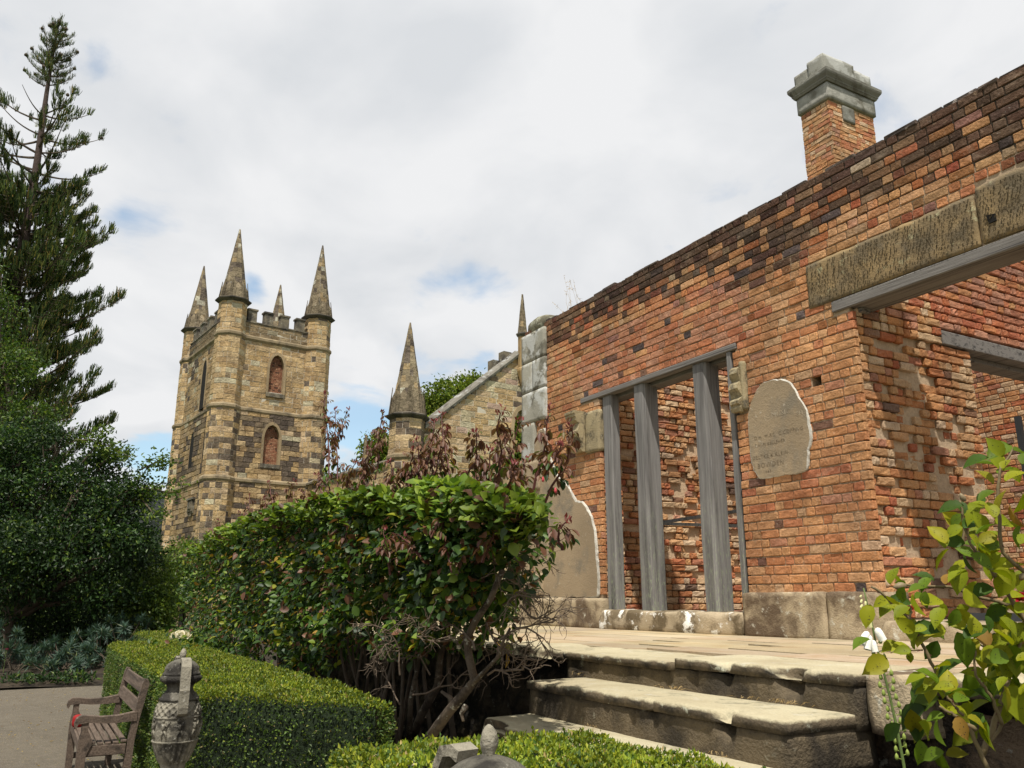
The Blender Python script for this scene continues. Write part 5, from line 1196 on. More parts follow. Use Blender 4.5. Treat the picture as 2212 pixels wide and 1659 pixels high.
while zt > 2.0:
    R_ = rad(zt); nb = 5 if zt > 23 else 5 if zt > 18.2 else 8
    step = .26 if zt > 22.2 else .80 if zt > 18 else np.interp(zt, [2, 12, 18], [.8, .62, .62])
    if 21.7 < zt < 22.3: zt -= step; continue
    a0 = rng.uniform(0, 6.28)
    for k in range(nb):
        a = a0 + 2 * pi * k / nb + rng.normal(0, .2); R2 = R_ * rng.uniform(.6, 1.15); dr = np.array([cos(a), sin(a), 0]); rise = rng.uniform(.10, .50) if zt < 22 else rng.uniform(.25, .5)
        b0 = np.array([px_, py_, zt - R2 * .25 + rng.normal(0, .12)]); Q_ = []
        for i in range(9):
            f = i / 8; Q_.append(b0 + dr * R2 * f + np.array([0, 0, R2 * (rise * f - .10 * sin(pi * f) + .12 * f * f)]))
        Q_ = np.array(Q_); mb.tube(Q_, np.linspace(.018 + .013 * R2, .010, 9), 5)
        if zt > 20 and rng.random() < .35: tips.append(Q_[-1])
        side = np.array([-sin(a), cos(a), 0])
        st = .12 if zt > 22.3 else (.38 if zt > 18 else .20)
        bare = rng.random() < (.30 if 17 < zt < 22 else .08)
        nt_ = int(R2 * (5.2 if zt < 18.5 else 3.6 if zt < 22 else 9)) + 3
        for j in range(nt_):
            f = st + (1.0 - st) * (j + .5 + rng.uniform(-.3, .3)) / nt_
            if bare and f < .75: continue
            if rng.random() < (.42 if 17.6 < zt < 22 else .08): continue
            fr = f * 8 % 1; p = Q_[min(8, int(f * 8))] * (1 - fr) + Q_[min(8, int(f * 8) + 1)] * fr
            for sl in ((rng.uniform(.15, 1) * R2 * .30 * (1.2 - f)), -(rng.uniform(.15, 1) * R2 * .30 * (1.2 - f))):
                if zt > 22: sl *= .4
                q = p + side * sl + np.array([0, 0, abs(sl) * .2 + rng.normal(0, .03)])
                if abs(sl) > .12: mb.tube([p, (p + q) / 2 + (0, 0, -.03), q], .010, 3, cap=False)
                s_ = rng.uniform(.30, .48) if zt < 22 else .22; ax = nrmz(np.array([dr[0] * .5, dr[1] * .5, .25]) + side * np.sign(sl) * .35); kk = 24 if zt < 18.5 else 17 if zt < 22 else 8; warm = rng.random()
                for m_ in range(kk):
                    u_ = rng.random(); P1.append(q + ax * (u_ - .4) * s_ * .75 + rng.normal(0, .015, 3)); D1.append(nrmz(np.array([0, 0, 1.0]) + ax * rng.uniform(-.05, .55) + rng.normal(0, .13, 3))); L1.append(s_ * (.55 + .45 * sin(pi * min(1, u_ + .15))) * rng.uniform(.8, 1.1)); N1.append(rng.normal(0, 1, 3))
    zt -= step
mb.build('branches', MT['bark'], pine)
n = len(P1); print('pine cords', n)
P1 = np.array(P1); C = palette(n, CN1) * np.clip(1 + .4 * fbm(P1 * 1.1, 2), .5, 1.6)[:, None]
leaf_mesh('needles', P1, D1, N1, np.array(L1), .20, C, MT['needle'], pine, 'quad', 0, 0)
mb = MB()
for p in tips: mb.lathe(p + (0, 0, .04), [(.01, -.06), (.06, -.04), (.065, .02), (.04, .06), (.01, .075)], 8)
mb.build('cones', MT['bark'], pine, True, kind='stuff')

# ------------------------------------------------------------------ spurges and flowers beyond the path
rng = np.random.default_rng(108); random.seed(108)
SPC = [((.055, .10, .075), 5), ((.075, .13, .10), 4), ((.04, .075, .055), 3), ((.14, .17, .07), .8)]
for i, (x, y, d, sz, nh) in enumerate([(70, 2640, 17.3, .85, 9), (250, 2600, 17.6, .95, 13), (390, 2570, 18.0, 1.0, 13), (500, 2500, 18.8, .9, 11), (170, 2700, 17.0, .6, 6), (305, 2690, 17.2, .5, 5), (20, 2560, 17.8, 1.0, 9), (440, 2640, 17.6, .8, 8), (540, 2540, 19.2, .75, 7)]):
    c = dep(x, y, d); c[2] = .22; top = dep(x, y - 60, d)[2]
    pos = ['second', 'third', 'fourth', 'tallest, nearest the hedge', 'small front', 'lowest, at the path edge', 'leftmost', 'fifth', 'rearmost'][i]
    r = empty('spurge_shrub', tuple(c), label='blue green spurge shrub with bottlebrush heads beyond the path, ' + (pos if ',' in pos else pos + ' of the row'), cat='shrub', group='blue green spurges')
    mbs = MB(); PP, DD, NN = [], [], []
    for h in range(nh):
        a = rng.uniform(0, 6.28); q = rng.random() ** .5; hp = c + np.array([cos(a) * q * sz * .62, sin(a) * q * sz * .62, (top - .2) * rng.uniform(.45, 1.05) * (1.1 - .35 * q)]); mbs.tube(wander(c + rng.normal(0, .04, 3) * (1, 1, 0), hp, 5, .05), .009, 4)
        ax = nrmz(hp - c + (0, 0, .4))
        for j in range(70):
            u = nrmz(sph(1)[0] + ax * .3); PP.append(hp - ax * rng.uniform(0, .11)); DD.append(u + ax * .3); NN.append(ax)
    mbs.build('stems', MT['bark'], r); n = len(PP)
    leaf_mesh('leaves', PP, DD, NN, rng.uniform(.13, .20, n), .13, palette(n, SPC), MT['box'], r, 'simple', .1, .5)
# low plants at the path edge and dropped leaves
n = 2600; X_ = rng.uniform(-17.6, -16.9, n); Y_ = rng.uniform(-3, 1.3, n); PP = np.stack([X_, Y_, .2 + .14 * rng.random(n)], 1); keep = fbm(PP * 2.2, 2) > .02; PP = PP[keep]; n = len(PP)
leaf_mesh('edging_plants', PP, rng.normal(0, .6, (n, 3)) + (0, 0, .6), rng.normal(0, 1, (n, 3)) + (0, 0, 1), rng.uniform(.05, .12, n), .4, palette(n, G_DARK), MT['box'], None, 'simple', .2, .3, label='low dark green plants along the far edge of the gravel path', cat='ground cover')['kind'] = 'stuff'
for i, (x, y) in enumerate(((26, 2598), (210, 2728))):
    p = dep(x, y, 16.9); mb = MB(); mb.tube([p * (1, 1, 0) + (0, 0, .2), p], .006, 4)
    r = empty('pink_campion', tuple(p * (1, 1, 0) + (0, 0, .2)), label=('magenta flower at the left edge on a thin stem among the spurges', 'small magenta flower low beside the gravel path')[i], cat='flower'); mb.build('stem', MT['green'], r)
    leaf_mesh('bloom', np.tile(p, (7, 1)), [(cos(a), sin(a), .5) for a in np.linspace(0, 5.4, 7)], np.tile((0, 0, 1.0), (7, 1)), .035, .8, np.tile((.45, .02, .16), (7, 1)), MT['leaf'], r, 'simple')
# dark loose leaves on the terrace and path
n = 240; PP = np.stack([rng.uniform(-16.5, -7, n), rng.uniform(-1.2, .9, n), np.full(n, GZ + .012)], 1)
leaf_mesh('fallen_leaves', PP, rng.normal(0, 1, (n, 3)) * (1, 1, .05), np.tile((0, 0, 1.0), (n, 1)), .03, .6, palette(n, [((.35, .24, .06), 2), ((.20, .12, .05), 2)]), MT['box'], None, 'simple', label='yellow fallen leaves scattered on the gravel path', cat='fallen leaves')['kind'] = 'stuff'

# ------------------------------------------------------------------ white rose beside the hedge
rng = np.random.default_rng(109); random.seed(109)
wr = empty('white_rose_plant', tuple(onZ(735, 2640, .9) * (1, 1, 0) + (0, 0, .2)), label='small rose plant with one creamy white bloom between the box hedges', cat='rose')
p = dep(722, 2550, 10.3); mb = MB(); mb.tube(wander((p[0], p[1] + .1, .2), p - (0, 0, .03), 6, .03), .006, 5); mb.build('stem', MT['green'], wr)
n = 70; o = sph(n); o[:, 2] = np.abs(o[:, 2]) * 1.0 - .25; tang = nrmz(np.cross(o, rng.normal(0, 1, (n, 3)))) * .5 + np.array([0, 0, .8])
leaf_mesh('bloom', p + o * np.array([.085, .085, .05]), tang + o * .5, o, .055, 1.0, np.tile((.80, .75, .64), (n, 1)), m_leaf('petal', .7, .2, .1), wr, 'fine', .3, .1)
n = 420; PP = dep(790, 2620, 10.3) + rng.normal(0, 1, (n, 3)) * np.array([.35, .22, .16]); leaf_mesh('leaves', PP, rng.normal(0, .7, (n, 3)), rng.normal(0, .5, (n, 3)) + (0, 0, .8), rng.uniform(.05, .08, n), .6, palette(n, G_ROSE), MT['leaf'], wr, 'fine', .2, .2)

# ------------------------------------------------------------------ garden bench
rng = np.random.default_rng(110); random.seed(110)
bx0, bx1, by0, by1 = -8.95, -7.50, .36, .86
bench = empty('garden_bench', ((bx0 + bx1) / 2, .6, GZ), label='weathered brown wooden garden bench with slatted seat, seen from its end', cat='bench')
BM = MT['bench']; T_ = .075
def side_prism(name, yz, x, t=T_):
    mb = MB(); mb.prism([(x, y, z) for y, z in yz], (t, 0, 0)); return mb.build(name, BM, bench)
for x in (bx0, bx1 - T_):
    side_prism('leg', [(.36, .15), (.43, .15), (.435, .48), (.45, .52), (.475, .56), (.48, .60), (.455, .64), (.43, .68), (.43, .745), (.37, .745), (.37, .66), (.355, .60), (.35, .52)], x)
    side_prism('leg', [(.78, .15), (.845, .15), (.87, .40), (.875, .58), (.90, .74), (.965, 1.03), (.95, 1.065), (.915, 1.07), (.895, 1.03), (.845, .78), (.815, .60), (.80, .42)], x)
    side_prism('armrest', [(.30, .715), (.315, .70), (.335, .735), (.42, .742), (.55, .730), (.70, .728), (.875, .735), (.875, .81), (.70, .785), (.55, .782), (.40, .797), (.345, .797), (.31, .775), (.297, .74)], x - .004, T_ + .012)
    mb = MB(); mb.bbox(np.array([x + .006, .42, .475]), np.array([x + T_ - .01, .80, .555]), .004); mb.build('side_rail', BM, bench)
    mb = MB(); mb.bbox(np.array([x + .01, .42, .24]), np.array([x + T_ - .015, .80, .29]), .004); mb.build('stretcher', BM, bench)
for k in range(6):
    y = .385 + k * .073; z = .575 - .022 * sin(pi * k / 6) ; mb = MB(); mb.bbox(np.array([bx0 + .02 if k else bx0 + T_, y, z]), np.array([bx1 - .02 if k else bx1 - T_, y + .055, z + .022]), .004); mb.build('seat_slat', BM, bench)
mb = MB(); mb.bbox(np.array([bx0 + T_, .362, .50]), np.array([bx1 - T_, .385, .585]), .004); mb.build('front_rail', BM, bench)
for z0, z1 in ((.955, 1.055), (.80, .895)):
    y = lambda z: .845 + (z - .78) * .25
    mb = MB(); mb.prism([(bx0 + T_ - .01, y(z0), z0), (bx0 + T_ - .01, y(z0) + .025, z0), (bx0 + T_ - .01, y(z1) + .025, z1), (bx0 + T_ - .01, y(z1), z1)], (bx1 - bx0 - 2 * T_ + .02, 0, 0)); mb.build('backrest_plank', BM, bench)
bench.scale = (1, .752, .915); bench.location.y += .056
bc = onZ(312, 2905, .565)
bag = rough_box('red_bag', (bc[0] - .05, bc[1] - .045, .558), (bc[0] + .04, bc[1] + .03, .655), MT['red'], None, .008, 9, .02, .035, label='small red bag left on the far end of the wooden bench', cat='bag')
# ------------------------------------------------------------------ stone urns
rng = np.random.default_rng(111); random.seed(111)
def make_urn():
    u = empty('stone_urn', (0, 0, GZ)); zb = 0
    def band_fn(amp, k, z0, z1, ph=0):
        return lambda r, z, t: r + (amp * abs(sin(k * t / 2 + ph)) if z0 < z < z1 else 0)
    S_ = 72
    mb = MB(); mb.bbox(np.array([-.21, -.21, -.17]), np.array([.21, .21, .06]), .008); mb.bbox(np.array([-.16, -.16, .058]), np.array([.16, .16, .40]), .008); mb.bbox(np.array([-.18, -.18, .398]), np.array([.18, .18, .45]), .008)
    for V in mb.V: V[:, 2] += GZ
    mb.build('pedestal', MT['urn'], u)
    # foot and fluted bowl
    prof = [(.10, .45), (.115, .46), (.115, .475), (.085, .49), (.075, .505), (.082, .525)] + [(.082 + (.142 - .082) * (q ** .66), .53 + .125 * q) for q in np.linspace(0, 1, 12)] + [(.150, .662), (.150, .668)]
    mb = MB(); mb.lathe((0, 0, GZ), prof, 96, fn=lambda r, z, t: r * (1 + (.085 * (abs(sin(11 * t)) - .6) if .53 < z < .66 else 0)))
    mb.build('fluted_bowl', MT['urn'], u, True)
    # belly with relief: plain figured band and a woven band above
    def belly(r, z, t):
        if .815 < z < .895:
            a = (t * 18 / pi + (z - .815) * 50) % 2; b = (t * 18 / pi - (z - .815) * 50) % 2
            return r + .009 * (max(0, 1 - abs(a - 1) * 2.2) + max(0, 1 - abs(b - 1) * 2.2))
        return r
    zs = np.linspace(.665, .90, 52); rs = np.interp(zs, [.665, .70, .76, .80, .84, .87, .90], [.138, .146, .150, .149, .141, .130, .116])
    rs = rs + np.where((zs > .80) & (zs < .812), .007, 0)
    mb = MB(); mb.lathe((0, 0, GZ), list(zip(rs, zs)), 144, fn=belly); mb.build('belly', MT['urn'], u, True)
    # low relief figures
    mb = MB()
    def on(t, z, o=.004): r = np.interp(z, [.665, .70, .76, .80], [.138, .146, .150, .149]) + o; return (r * cos(t), r * sin(t), GZ + z)
    for k in range(9):
        t0 = k * 2 * pi / 9; L_ = rng.uniform(-1, 1)
        mb.tube([on(t0, .735), on(t0 + .03 * L_, .755), on(t0 + .05 * L_, .775)], [.011, .013, .009], 6); mb.tube([on(t0 + .055 * L_, .783), on(t0 + .06 * L_, .795)], [.009, .008], 6)
        mb.tube([on(t0, .737), on(t0 - .10, .712), on(t0 - .08, .682)], [.009, .007, .004], 6); mb.tube([on(t0, .737), on(t0 + .11, .716), on(t0 + .13, .684)], [.009, .007, .004], 6)
        mb.tube([on(t0 + .04 * L_, .772), on(t0 + .15, .758), on(t0 + .20, .78)], [.006, .005, .004], 5); mb.tube([on(t0 + .04 * L_, .772), on(t0 - .13, .768)], [.006, .004], 5); mb.tube([on(t0 + .10, .735), on(t0 + .28, .79)], .0025, 4)
    mb.build('relief_figures', MT['urn'], u, True, kind='stuff')
    # shoulder, neck, rim
    prof = [(.125, .898), (.131, .903), (.131, .912), (.118, .918), (.105, .935), (.088, .955), (.082, .972), (.088, .99), (.11, 1.005), (.125, 1.012), (.132, 1.022), (.134, 1.034), (.128, 1.044), (.12, 1.048)]
    mb = MB(); mb.lathe((0, 0, GZ), prof, 96, fn=lambda r, z, t: r * (1 + (.03 * sin(30 * t) if .985 < z < 1.04 else .05 * max(0, sin(9 * t)) if .92 < z < .95 else 0))); mb.build('neck', m_stone('dark_cast_stone', (.14, .13, .105), (.035, .032, .028), (.30, .29, .25), 8, (.62, .70), (.42, .58), 40, .008), u, True)
    # domed lid and finial
    prof = [(.121, 1.046), (.124, 1.056), (.12, 1.062), (.112, 1.068), (.112, 1.085), (.108, 1.098), (.095, 1.115), (.075, 1.128), (.05, 1.138), (.028, 1.144), (.015, 1.147)]
    mb = MB(); mb.lathe((0, 0, GZ), prof, 72, fn=lambda r, z, t: r * (1 + (.06 * (abs(sin(5.5 * t)) ** .6 - .6) if 1.066 < z < 1.10 else 0))); mb.build('lid', bpy.data.materials['dark_cast_stone'], u, True)
    prof = [(.017, 1.143), (.015, 1.150), (.019, 1.158), (.022, 1.168), (.0215, 1.180), (.017, 1.194), (.010, 1.204), (.003, 1.209)]
    mb = MB(); mb.lathe((0, 0, GZ), prof, 24, fn=lambda r, z, t: r * (1 + .10 * sin(3 * t + z * 60))); mb.build('finial', MT['urn'], u, True)
    # strap handles, front and back
    for sg in (1, -1):
        path = [(.090, 1.122), (.118, 1.132), (.150, 1.127), (.166, 1.10), (.170, 1.05), (.172, 1.00), (.174, .975), (.178, .968), (.174, .955), (.172, .92), (.172, .87), (.168, .848), (.150, .838), (.132, .842)]
        V = []; w = .031; th = .026; m = len(path); P_ = np.array(path); Tn = np.gradient(P_, axis=0); Tn /= np.linalg.norm(Tn, axis=1)[:, None]; Nn = np.stack([Tn[:, 1], -Tn[:, 0]], 1)
        for i in range(m):
            for (a, b) in ((-1, 0), (1, 0), (1, 1), (-1, 1)):
                q = P_[i] - Nn[i] * th * b; V.append((sg * q[0], a * w, GZ + q[1]))
        F = [(i * 4 + k, i * 4 + (k + 1) % 4, (i + 1) * 4 + (k + 1) % 4, (i + 1) * 4 + k) for i in range(m - 1) for k in range(4)] + [(3, 2, 1, 0), tuple(range(m * 4 - 4, m * 4))]
        mb = MB(); mb.add(V, F); mb.build('handle', MT['urn'], u)
    return u
urn = make_urn()
up = dep(716, 2800, 4.9); urn.location = (up[0], up[1] - .0, GZ + .0); urn.scale = (.81, .81, .88)
zfin = dep(724, 2593, 4.9)[2]
urn.location.z = zfin - 1.209 * .88
vd = np.array([-up[0], -up[1]]); urn.rotation_euler.z = atan2(vd[1], vd[0]) + radians(9)
tag(urn, 'tall lidded stone urn with carved figures standing between bench and box hedge', 'urn', 'stone urns in the garden')
def copy_tree(o, parent=None):
    c = o.copy(); COL.objects.link(c); c.parent = parent
    for ch in [q for q in bpy.data.objects if q.parent == o]: copy_tree(ch, c)
    return c
urn2 = copy_tree(urn)
hs = [q for q in bpy.data.objects if q.parent == urn2 and q.name.startswith('handle')]; bpy.data.objects.remove(hs[1])
u2 = dep(1955, 3000, 1.74); urn2.location = (u2[0], u2[1], dep(1955, 2897, 1.74)[2] - 1.209 * .88)
vd = np.array([-u2[0], -u2[1]]); urn2.rotation_euler.z = atan2(vd[1], vd[0]) - radians(142)
tag(urn2, 'stone urn of which only the domed lid and finial show at the bottom edge', 'urn', 'stone urns in the garden')

# ------------------------------------------------------------------ rose bush in the right foreground
rng = np.random.default_rng(112); random.seed(112)
rb = empty('rose_bush', tuple(dep(3990, 3072, 1.85) * (1, 1, 0) + (0, 0, .2)), label='rose bush with spotted yellow green leaves and thorny stems in the right foreground', cat='rose bush')
stems = [([(3990, 3200), (3930, 3020), (3850, 2860), (3760, 2720), (3700, 2600), (3640, 2480), (3560, 2400), (3485, 2345)], .0048, 1.75), ([(3930, 3020), (3990, 2860), (4040, 2700), (4080, 2560), (4120, 2420)], .0065, 1.85), ([(4010, 2900), (3960, 2780), (3900, 2700), (3900, 2600)], .004, 1.8),
         ([(4150, 2560), (4060, 2420), (3990, 2310), (3910, 2230), (3850, 2180), (3860, 2080)], .0055, 1.8), ([(3980, 2310), (3940, 2240), (3880, 2180), (3850, 2060), (3840, 2000)], .004, 1.75), ([(4100, 2440), (3960, 2400), (3800, 2350), (3620, 2340)], .0045, 1.85), ([(3850, 2860), (3800, 2800), (3740, 2700)], .003, 1.7),
         ([(3900, 2920), (3820, 2860), (3760, 2830)], .0045, 1.7), ([(4060, 2600), (4010, 2560), (4000, 2500)], .003, 1.9), ([(4040, 2700), (3960, 2620), (3900, 2560)], .003, 1.95), ([(4110, 2300), (4000, 2200), (3990, 1950), (4000, 1880), (4060, 1790)], .0045, 1.75), ([(3690, 2600), (3620, 2600), (3560, 2610)], .0022, 1.7), ([(3620, 2510), (3650, 2450), (3640, 2420)], .0024, 1.72),
         ([(4090, 2760), (4050, 2820), (3960, 2980)], .006, 1.9), ([(4130, 2650), (4060, 2640), (4020, 2600), (4060, 2560)], .004, 1.95)]
mb = MB(); th = MB()
for pts, r, d in stems:
    P = np.array([dep(x, y, d) for x, y in pts]); t = np.linspace(0, len(pts) - 1, len(pts) * 4); P = np.stack([np.interp(t, range(len(pts)), P[:, i]) for i in range(3)], 1); P = P + rng.normal(0, .0012, P.shape); mb.tube(P, np.linspace(r, r * .5, len(P)), 7)
    for j in range(2, len(P) - 2, 3):
        o = nrmz(sph(1)[0] * (1, 1, .3)); th.add([P[j] - o * .001 + (0, 0, .003), P[j] - (0, 0, .003), P[j] + o * (r + .006) + (0, 0, -.002)], [(0, 1, 2)])
mb.build('stems', m_plain('rose_stem', (.16, .12, .06), .6, .5, 30, .002), rb, True); th.build('thorns', MT['stem'], rb, kind='stuff')
# leaves: pixel of the base, pointing angle in view, length in source pixels
LF = [(3480, 2560, 200, 95), (3560, 2620, 215, 150), (3560, 2610, 20, 85), (3640, 2590, 190, 75), (3630, 2600, 280, 60), (3480, 2410, 250, 110), (3540, 2400, 10, 120), (3560, 2390, 195, 90), (3610, 2350, 160, 60), (3720, 2360, 200, 110), (3700, 2370, 265, 90), (3760, 2400, 300, 95), (3800, 2350, 20, 90), (3850, 2350, 340, 110), (3640, 2440, 170, 90), (3690, 2430, 30, 110), (3750, 2440, 250, 110), (3820, 2430, 240, 90), (3830, 2440, 320, 100),
      (3880, 2430, 200, 90), (3860, 2300, 200, 100), (3840, 2270, 260, 120), (3930, 2330, 250, 100), (3960, 2340, 200, 110), (3800, 2210, 160, 110), (3780, 2190, 120, 100), (3800, 2200, 230, 130), (3850, 2180, 100, 120), (3860, 2180, 160, 110), (3850, 2200, 300, 110), (3900, 2190, 20, 110), (3910, 2200, 320, 120), (3880, 2090, 150, 100), (3860, 2060, 200, 95), (3880, 2060, 20, 95), (3900, 2010, 40, 80), (3980, 2080, 120, 110), (3960, 2080, 20, 120), (4000, 2090, 330, 100), (3990, 1960, 200, 110), (3960, 1930, 120, 80), (4000, 1930, 30, 110), (4010, 1890, 120, 120), (4050, 1790, 200, 120), (4060, 1800, 340, 110), (4040, 1860, 290, 90), (4080, 1850, 60, 100),
      (3740, 2540, 230, 110), (3780, 2530, 190, 120), (3830, 2520, 300, 130), (3860, 2560, 20, 130), (3900, 2570, 100, 110), (3930, 2560, 330, 120), (3860, 2620, 200, 120), (3800, 2640, 170, 110), (3790, 2680, 230, 120), (3880, 2680, 280, 130), (3950, 2660, 40, 120), (3990, 2700, 320, 110), (3960, 2730, 210, 120), (4040, 2700, 60, 120), (4060, 2650, 20, 120), (4050, 2750, 290, 140), (3740, 2700, 250, 130), (3700, 2680, 200, 90), (3760, 2780, 220, 150), (3700, 2830, 240, 130), (3640, 2840, 280, 110), (3660, 2880, 260, 90), (3740, 2890, 230, 130), (3700, 2960, 280, 120), (3660, 2890, 300, 100), (3600, 2900, 230, 110), (3880, 2850, 300, 110), (3840, 2800, 330, 100), (3780, 3000, 200, 90), (3780, 3010, 10, 80), (3760, 3020, 280, 90), (3900, 2900, 250, 150), (3960, 2900, 280, 150), (3980, 2560, 240, 80), (3700, 2500, 190, 70),
      (4060, 2560, 120, 110), (4080, 2600, 20, 110), (4050, 2540, 200, 100), (4090, 2480, 250, 120), (4040, 2460, 200, 100), (3960, 2460, 20, 90), (4080, 2380, 210, 120), (4090, 2320, 40, 100), (4060, 2280, 220, 120), (4030, 2220, 250, 120), (4080, 2180, 30, 100), (4070, 2100, 250, 130), (4050, 2000, 300, 130), (4090, 1960, 240, 120), (3940, 2460, 290, 90), (4080, 2700, 330, 90), (3990, 2480, 330, 100), (3930, 2260, 40, 100), (4000, 2150, 200, 110), (3800, 2560, 120, 100)]
PP, DD, NN, LL, CC = [], [], [], [], []
RC = [((.19, .225, .008), 5), ((.25, .265, .010), 4), ((.10, .16, .010), 3), ((.27, .25, .012), 1.2), ((.045, .09, .010), 1.6), ((.26, .15, .03), .3)]
right = np.array([SV[0], NV[0], 0]); 
def screen_dir(x, y, d, a):
    p = dep(x, y, d); q = dep(x + 40 * cos(a), y - 40 * sin(a), d); return nrmz(q - p)
for (x, y, a, L_) in LF:
    x += rng.normal(0, 10); y += rng.normal(0, 10)
    d = 1.78 + rng.uniform(-.16, .16); p = dep(x, y, d); u = screen_dir(x, y, d, radians(a + rng.normal(0, 12))); tocam = nrmz(EY - p); L_ = L_ * rng.uniform(.68, 1.0)
    tl = rng.uniform(-.55, .5); PP.append(p); DD.append(u + tocam * tl); NN.append(tocam * rng.uniform(.25, 1.0) + np.array([0, 0, .55]) + rng.normal(0, .28, 3)); LL.append(L_ / 4 / FOC * d * 1.03 * sqrt(1 + tl * tl)); 
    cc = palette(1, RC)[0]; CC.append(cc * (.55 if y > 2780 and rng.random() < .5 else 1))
for pts, r, d in stems:
    for _ in range(4 if pts[0][0] > 3700 and min(p[0] for p in pts) > 3560 else 2):
        f = rng.random() * (len(pts) - 1); i_ = int(f); x = pts[i_][0] + (pts[i_ + 1][0] - pts[i_][0]) * (f - i_); y = pts[i_][1] + (pts[i_ + 1][1] - pts[i_][1]) * (f - i_)
        if y > 2880 or x > 4110: continue
        a0_ = rng.uniform(0, 360)
        for q_ in range(3):
            x2 = x + 45 * cos(radians(a0_)) * q_ * .8 + rng.normal(0, 8); y2 = y - 45 * sin(radians(a0_)) * q_ * .8 + rng.normal(0, 8); dd_ = d + rng.uniform(-.15, .15); p = dep(x2, y2, dd_); tocam = nrmz(EY - p); tl = rng.uniform(-.6, .5)
            PP.append(p); DD.append(screen_dir(x2, y2, dd_, radians(a0_ + (q_ - 1) * 65 + rng.normal(0, 15))) + tocam * tl); NN.append(tocam * rng.uniform(.2, .9) + np.array([0, 0, .7]) + rng.normal(0, .25, 3)); LL.append(rng.uniform(60, 95) / 4 / FOC * dd_ * 1.1); CC.append(palette(1, RC)[0])
n = len(PP)
leaf_mesh('leaves', PP, DD, NN, np.array(LL), .66, CC, m_leaf('rose_bush_leaf', .55, .35, .2), rb, 'rose', .34, .40)
P0 = np.array(PP); D0 = nrmz(np.array(DD)); N0 = np.array(NN); L0 = np.array(LL)
S0 = nrmz(np.cross(D0, N0)); U0 = np.cross(S0, D0)
mb = MB()
for i in range(n):
    for _ in range(rng.integers(2, 9)):
        f = rng.uniform(.25, .85); g_ = rng.uniform(-.2, .2); w_ = .66 * L0[i]; z_ = (.34 * .9 * abs(g_) * 2 - .40 * f * f * .95) * w_ + .0030
        c = P0[i] + D0[i] * L0[i] * f + S0[i] * w_ * g_ + U0[i] * z_; r = rng.uniform(.0006, .0013)
        mb.add([c + D0[i] * r, c + S0[i] * r, c - D0[i] * r, c - S0[i] * r], [(0, 1, 2, 3)])
mb.build('black_spots', m_plain('black_spot', (.02, .015, .01), .9), rb, kind='stuff')
mb = MB()
for (x, y, a, s_) in ((3600, 2345, 190, .014), (3850, 1990, 120, .010), (4090, 2305, 60, .010)):
    p = dep(x, y, 1.75); u = screen_dir(x, y, 1.75, radians(a)); mb.tube([p - u * s_ * .9, p - u * s_ * .5, p, p + u * s_ * .6, p + u * s_], [.003, s_ * .5, s_ * .62, s_ * .4, .001], 10)
mb.build('rose_hips', m_plain('rose_hip', (.22, .17, .10), .5, .4, 60, .001), rb, True, kind='stuff')
k = 16; t = np.arange(k) * 2.4
for (x, y, s_) in ((3635, 2440, .012), (4096, 2400, .022)):
    p = dep(x, y, 1.74); leaf_mesh('red_bloom', p + np.stack([np.cos(t), np.sin(t), 0 * t], 1) * .002, np.stack([np.cos(t) * .6, np.sin(t) * .6, 1 - .03 * t], 1), np.tile((0, 0, 1.0), (k, 1)), s_, .7, np.tile((.35, .01, .03), (k, 1)), MT['leaf'], rb, 'fine', .3, .2)

# ------------------------------------------------------------------ foxglove
rng = np.random.default_rng(113); random.seed(113)
fx = empty('foxglove', tuple(dep(3610, 3072, 2.3) * (1, 1, 0) + (0, 0, .2)), label='foxglove spike with a few white bells and green seed capsules before the steps', cat='flower')
fp = [(3640, 3250), (3615, 3060), (3585, 2900), (3560, 2790), (3535, 2690), (3515, 2620), (3500, 2560), (3485, 2480), (3465, 2400), (3454, 2352)]
P = np.array([dep(x, y, 2.25) for x, y in fp]); P = np.concatenate([[[P[0][0], P[0][1], .2]], P]); mb = MB(); mb.tube(P, np.linspace(.0045, .0018, len(P)), 7); mb.build('stem', MT['green'], fx, True)
def bell(p, u, L_, r, nm, mat):
    mb = MB(); u = nrmz(np.array(u)); mb.tube([p, p + u * L_ * .12, p + u * L_ * .4, p + u * L_ * .8, p + u * L_], [r * .35, r * .85, r * 1.05, r * 1.0, r * 1.02], 10, cap=False); return mb.build(nm, mat, fx, True)
for (x, y, a, L_, r) in ((3472, 2528, 240, .036, .0095), (3478, 2540, 262, .038, .0095), (3505, 2512, 300, .034, .0098), (3488, 2560, 285, .03, .009)):
    p = dep(x, y, 2.24); bell(p, screen_dir(x, y, 2.24, radians(a)) + nrmz(EY - p) * .15, L_, r, 'white_bell', MT['white'])
for (x, y, a, L_, r) in ((3462, 2470, 265, .022, .0058), (3476, 2478, 280, .02, .0058), (3458, 2450, 250, .014, .004), (3450, 2418, 240, .010, .003), (3462, 2405, 270, .009, .003), (3448, 2398, 250, .009, .003), (3446, 2380, 240, .007, .0025)):
    p = dep(x, y, 2.24); bell(p, screen_dir(x, y, 2.24, radians(a)), L_, r, 'cream_bud', MT['cream'])
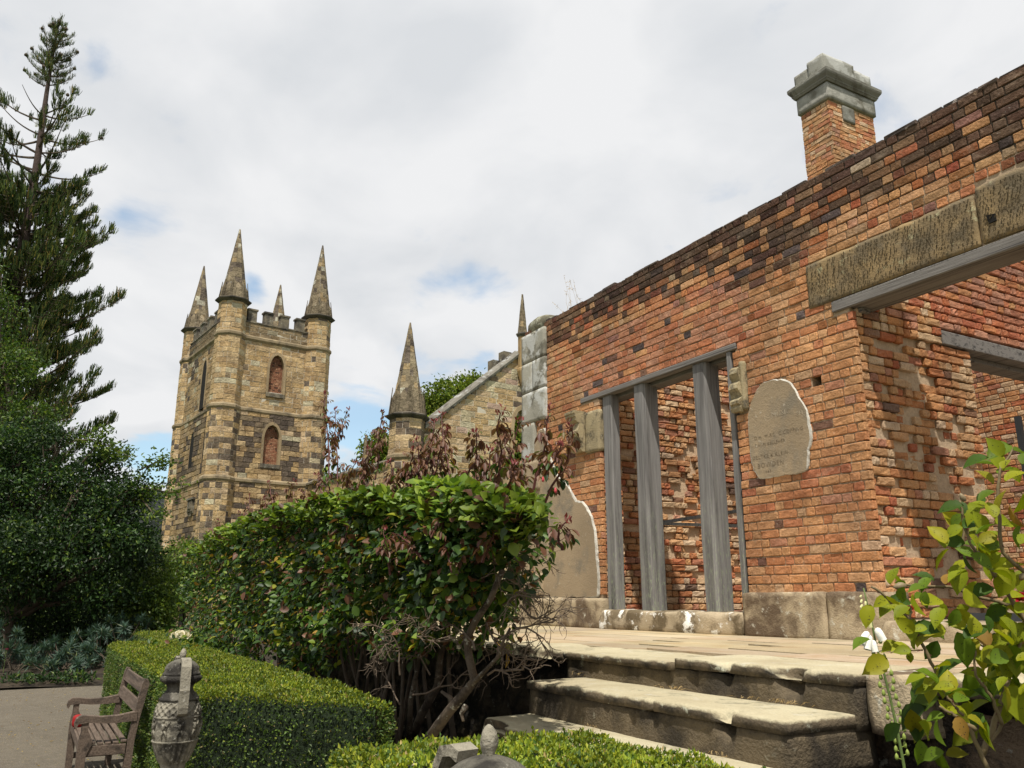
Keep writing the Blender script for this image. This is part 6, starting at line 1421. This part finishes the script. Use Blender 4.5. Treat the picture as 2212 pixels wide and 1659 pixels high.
for i in range(30):
    f = i / 30; y = 2575 + f * 480; x = np.interp(y, [2560, 2690, 2900, 3060], [3500, 3535, 3585, 3615]); sg = -1 if i % 2 else 1; p0 = dep(x, y, 2.25); p = dep(x + sg * rng.uniform(16, 30), y - 8, 2.25 + rng.uniform(-.015, .015))
    mb = MB(); mb.tube([p0, (p0 + p) / 2, p], .0010, 4, cap=False); u = np.array([0, 0, 1.0]); mb.tube([p - u * .005, p, p + u * .006, p + u * .011], [.003, .0052, .004, .0008], 7); mb.tube([p + u * .01, p + u * .02], [.0006, .0003], 3); mb.build('seed_capsule', m_plain('seed_green', (.22, .28, .06), .6) if i == 0 else bpy.data.materials['seed_green'], fx, True)

# grasses on the wall top and step corner
gr = empty('wall_top_grass', (-9.3, WY + .1, 5.55), label='thin dry grass stalks growing on top of the brick wall near the far corner', cat='grass'); mb = MB()
for i in range(9):
    b = np.array([-9.55 + i * .07 + rng.normal(0, .02), WY + .12 + rng.normal(0, .04), 5.55]); h = rng.uniform(.12, .5) if i != 4 else .62; e = b + np.array([rng.normal(0, .08), rng.normal(0, .05), h]); mb.tube([b, (b + e) / 2 + rng.normal(0, .01, 3), e], [.0022, .0016, .001], 3)
    for j in range(5): q = b + (e - b) * rng.uniform(.6, 1); mb.tube([q, q + rng.normal(0, .02, 3)], [.0035, .001], 3)
mb.build('stalks', MT['straw'], gr)
# lawn and low planting beyond the terrace end
leafy_tree('low_planting', (-16, 8, .2), [((-15.5, 6.6, 1.0), (1.6, 1.4, .6)), ((-15, 8.6, 1.2), (1.5, 1.4, .6))], 260, 14, .09, G_YEL, 'low bright green planting beyond the far end of the terrace', 'shrub', trunk_r=.04, limbs=False, mat='leaf', cl_r=.25, gap=-.8)

# ------------------------------------------------------------------ wooded hills on the horizon
rng = np.random.default_rng(114); random.seed(114)
X_, Y_ = [], []
na, nr = 160, 26; A_ = np.linspace(radians(115), radians(240), na); Rr = np.linspace(230, 760, nr); V = []
for r in Rr:
    for a in A_:
        f = (r - 230) / 530; x, y = r * cos(a), r * sin(a); h = 62 * sin(min(1, f * 1.5) * pi / 2) * (1 + .22 * float(vn([a * 4, 3.1, 1.7]))) + 7 * float(fbm([x * .012, y * .012, .5], 2)) + 3.2 * abs(float(vn([x * .07, y * .07, 2.0]))) - 4
        V.append((x, y, h))
i = np.arange(na * nr).reshape(nr, na); q = np.stack([i[:-1, :-1], i[1:, :-1], i[1:, 1:], i[:-1, 1:]], -1).reshape(-1, 4)
mesh('hills', V, [q], MT['hillmat'], None, None, False, kind='structure')
# clumped wood on the lower slope near the tower
n = 2600; cl = rng.random((n, 2)); th_ = radians(150) + cl[:, 0] * radians(40); r_ = 150 + cl[:, 1] * 170; x = r_ * np.cos(th_); y = r_ * np.sin(th_); hb_ = (r_ - 150) * .10
cx_ = np.stack([x, y, hb_ + 2], 1); PP = np.repeat(cx_, 22, 0) + rng.normal(0, 1, (n * 22, 3)) * np.array([2.6, 2.6, 2.2]); m = len(PP)
leaf_mesh('distant_wood', PP, rng.normal(0, 1, (m, 3)), rng.normal(0, 1, (m, 3)), rng.uniform(1.0, 1.9, m), .8, palette(m, [((.03, .05, .025), 4), ((.05, .075, .03), 3), ((.10, .11, .085), 1)]), MT['far'], None, 'simple', label='grey green gum forest on the hillside beyond the church', cat='forest')['kind'] = 'stuff'
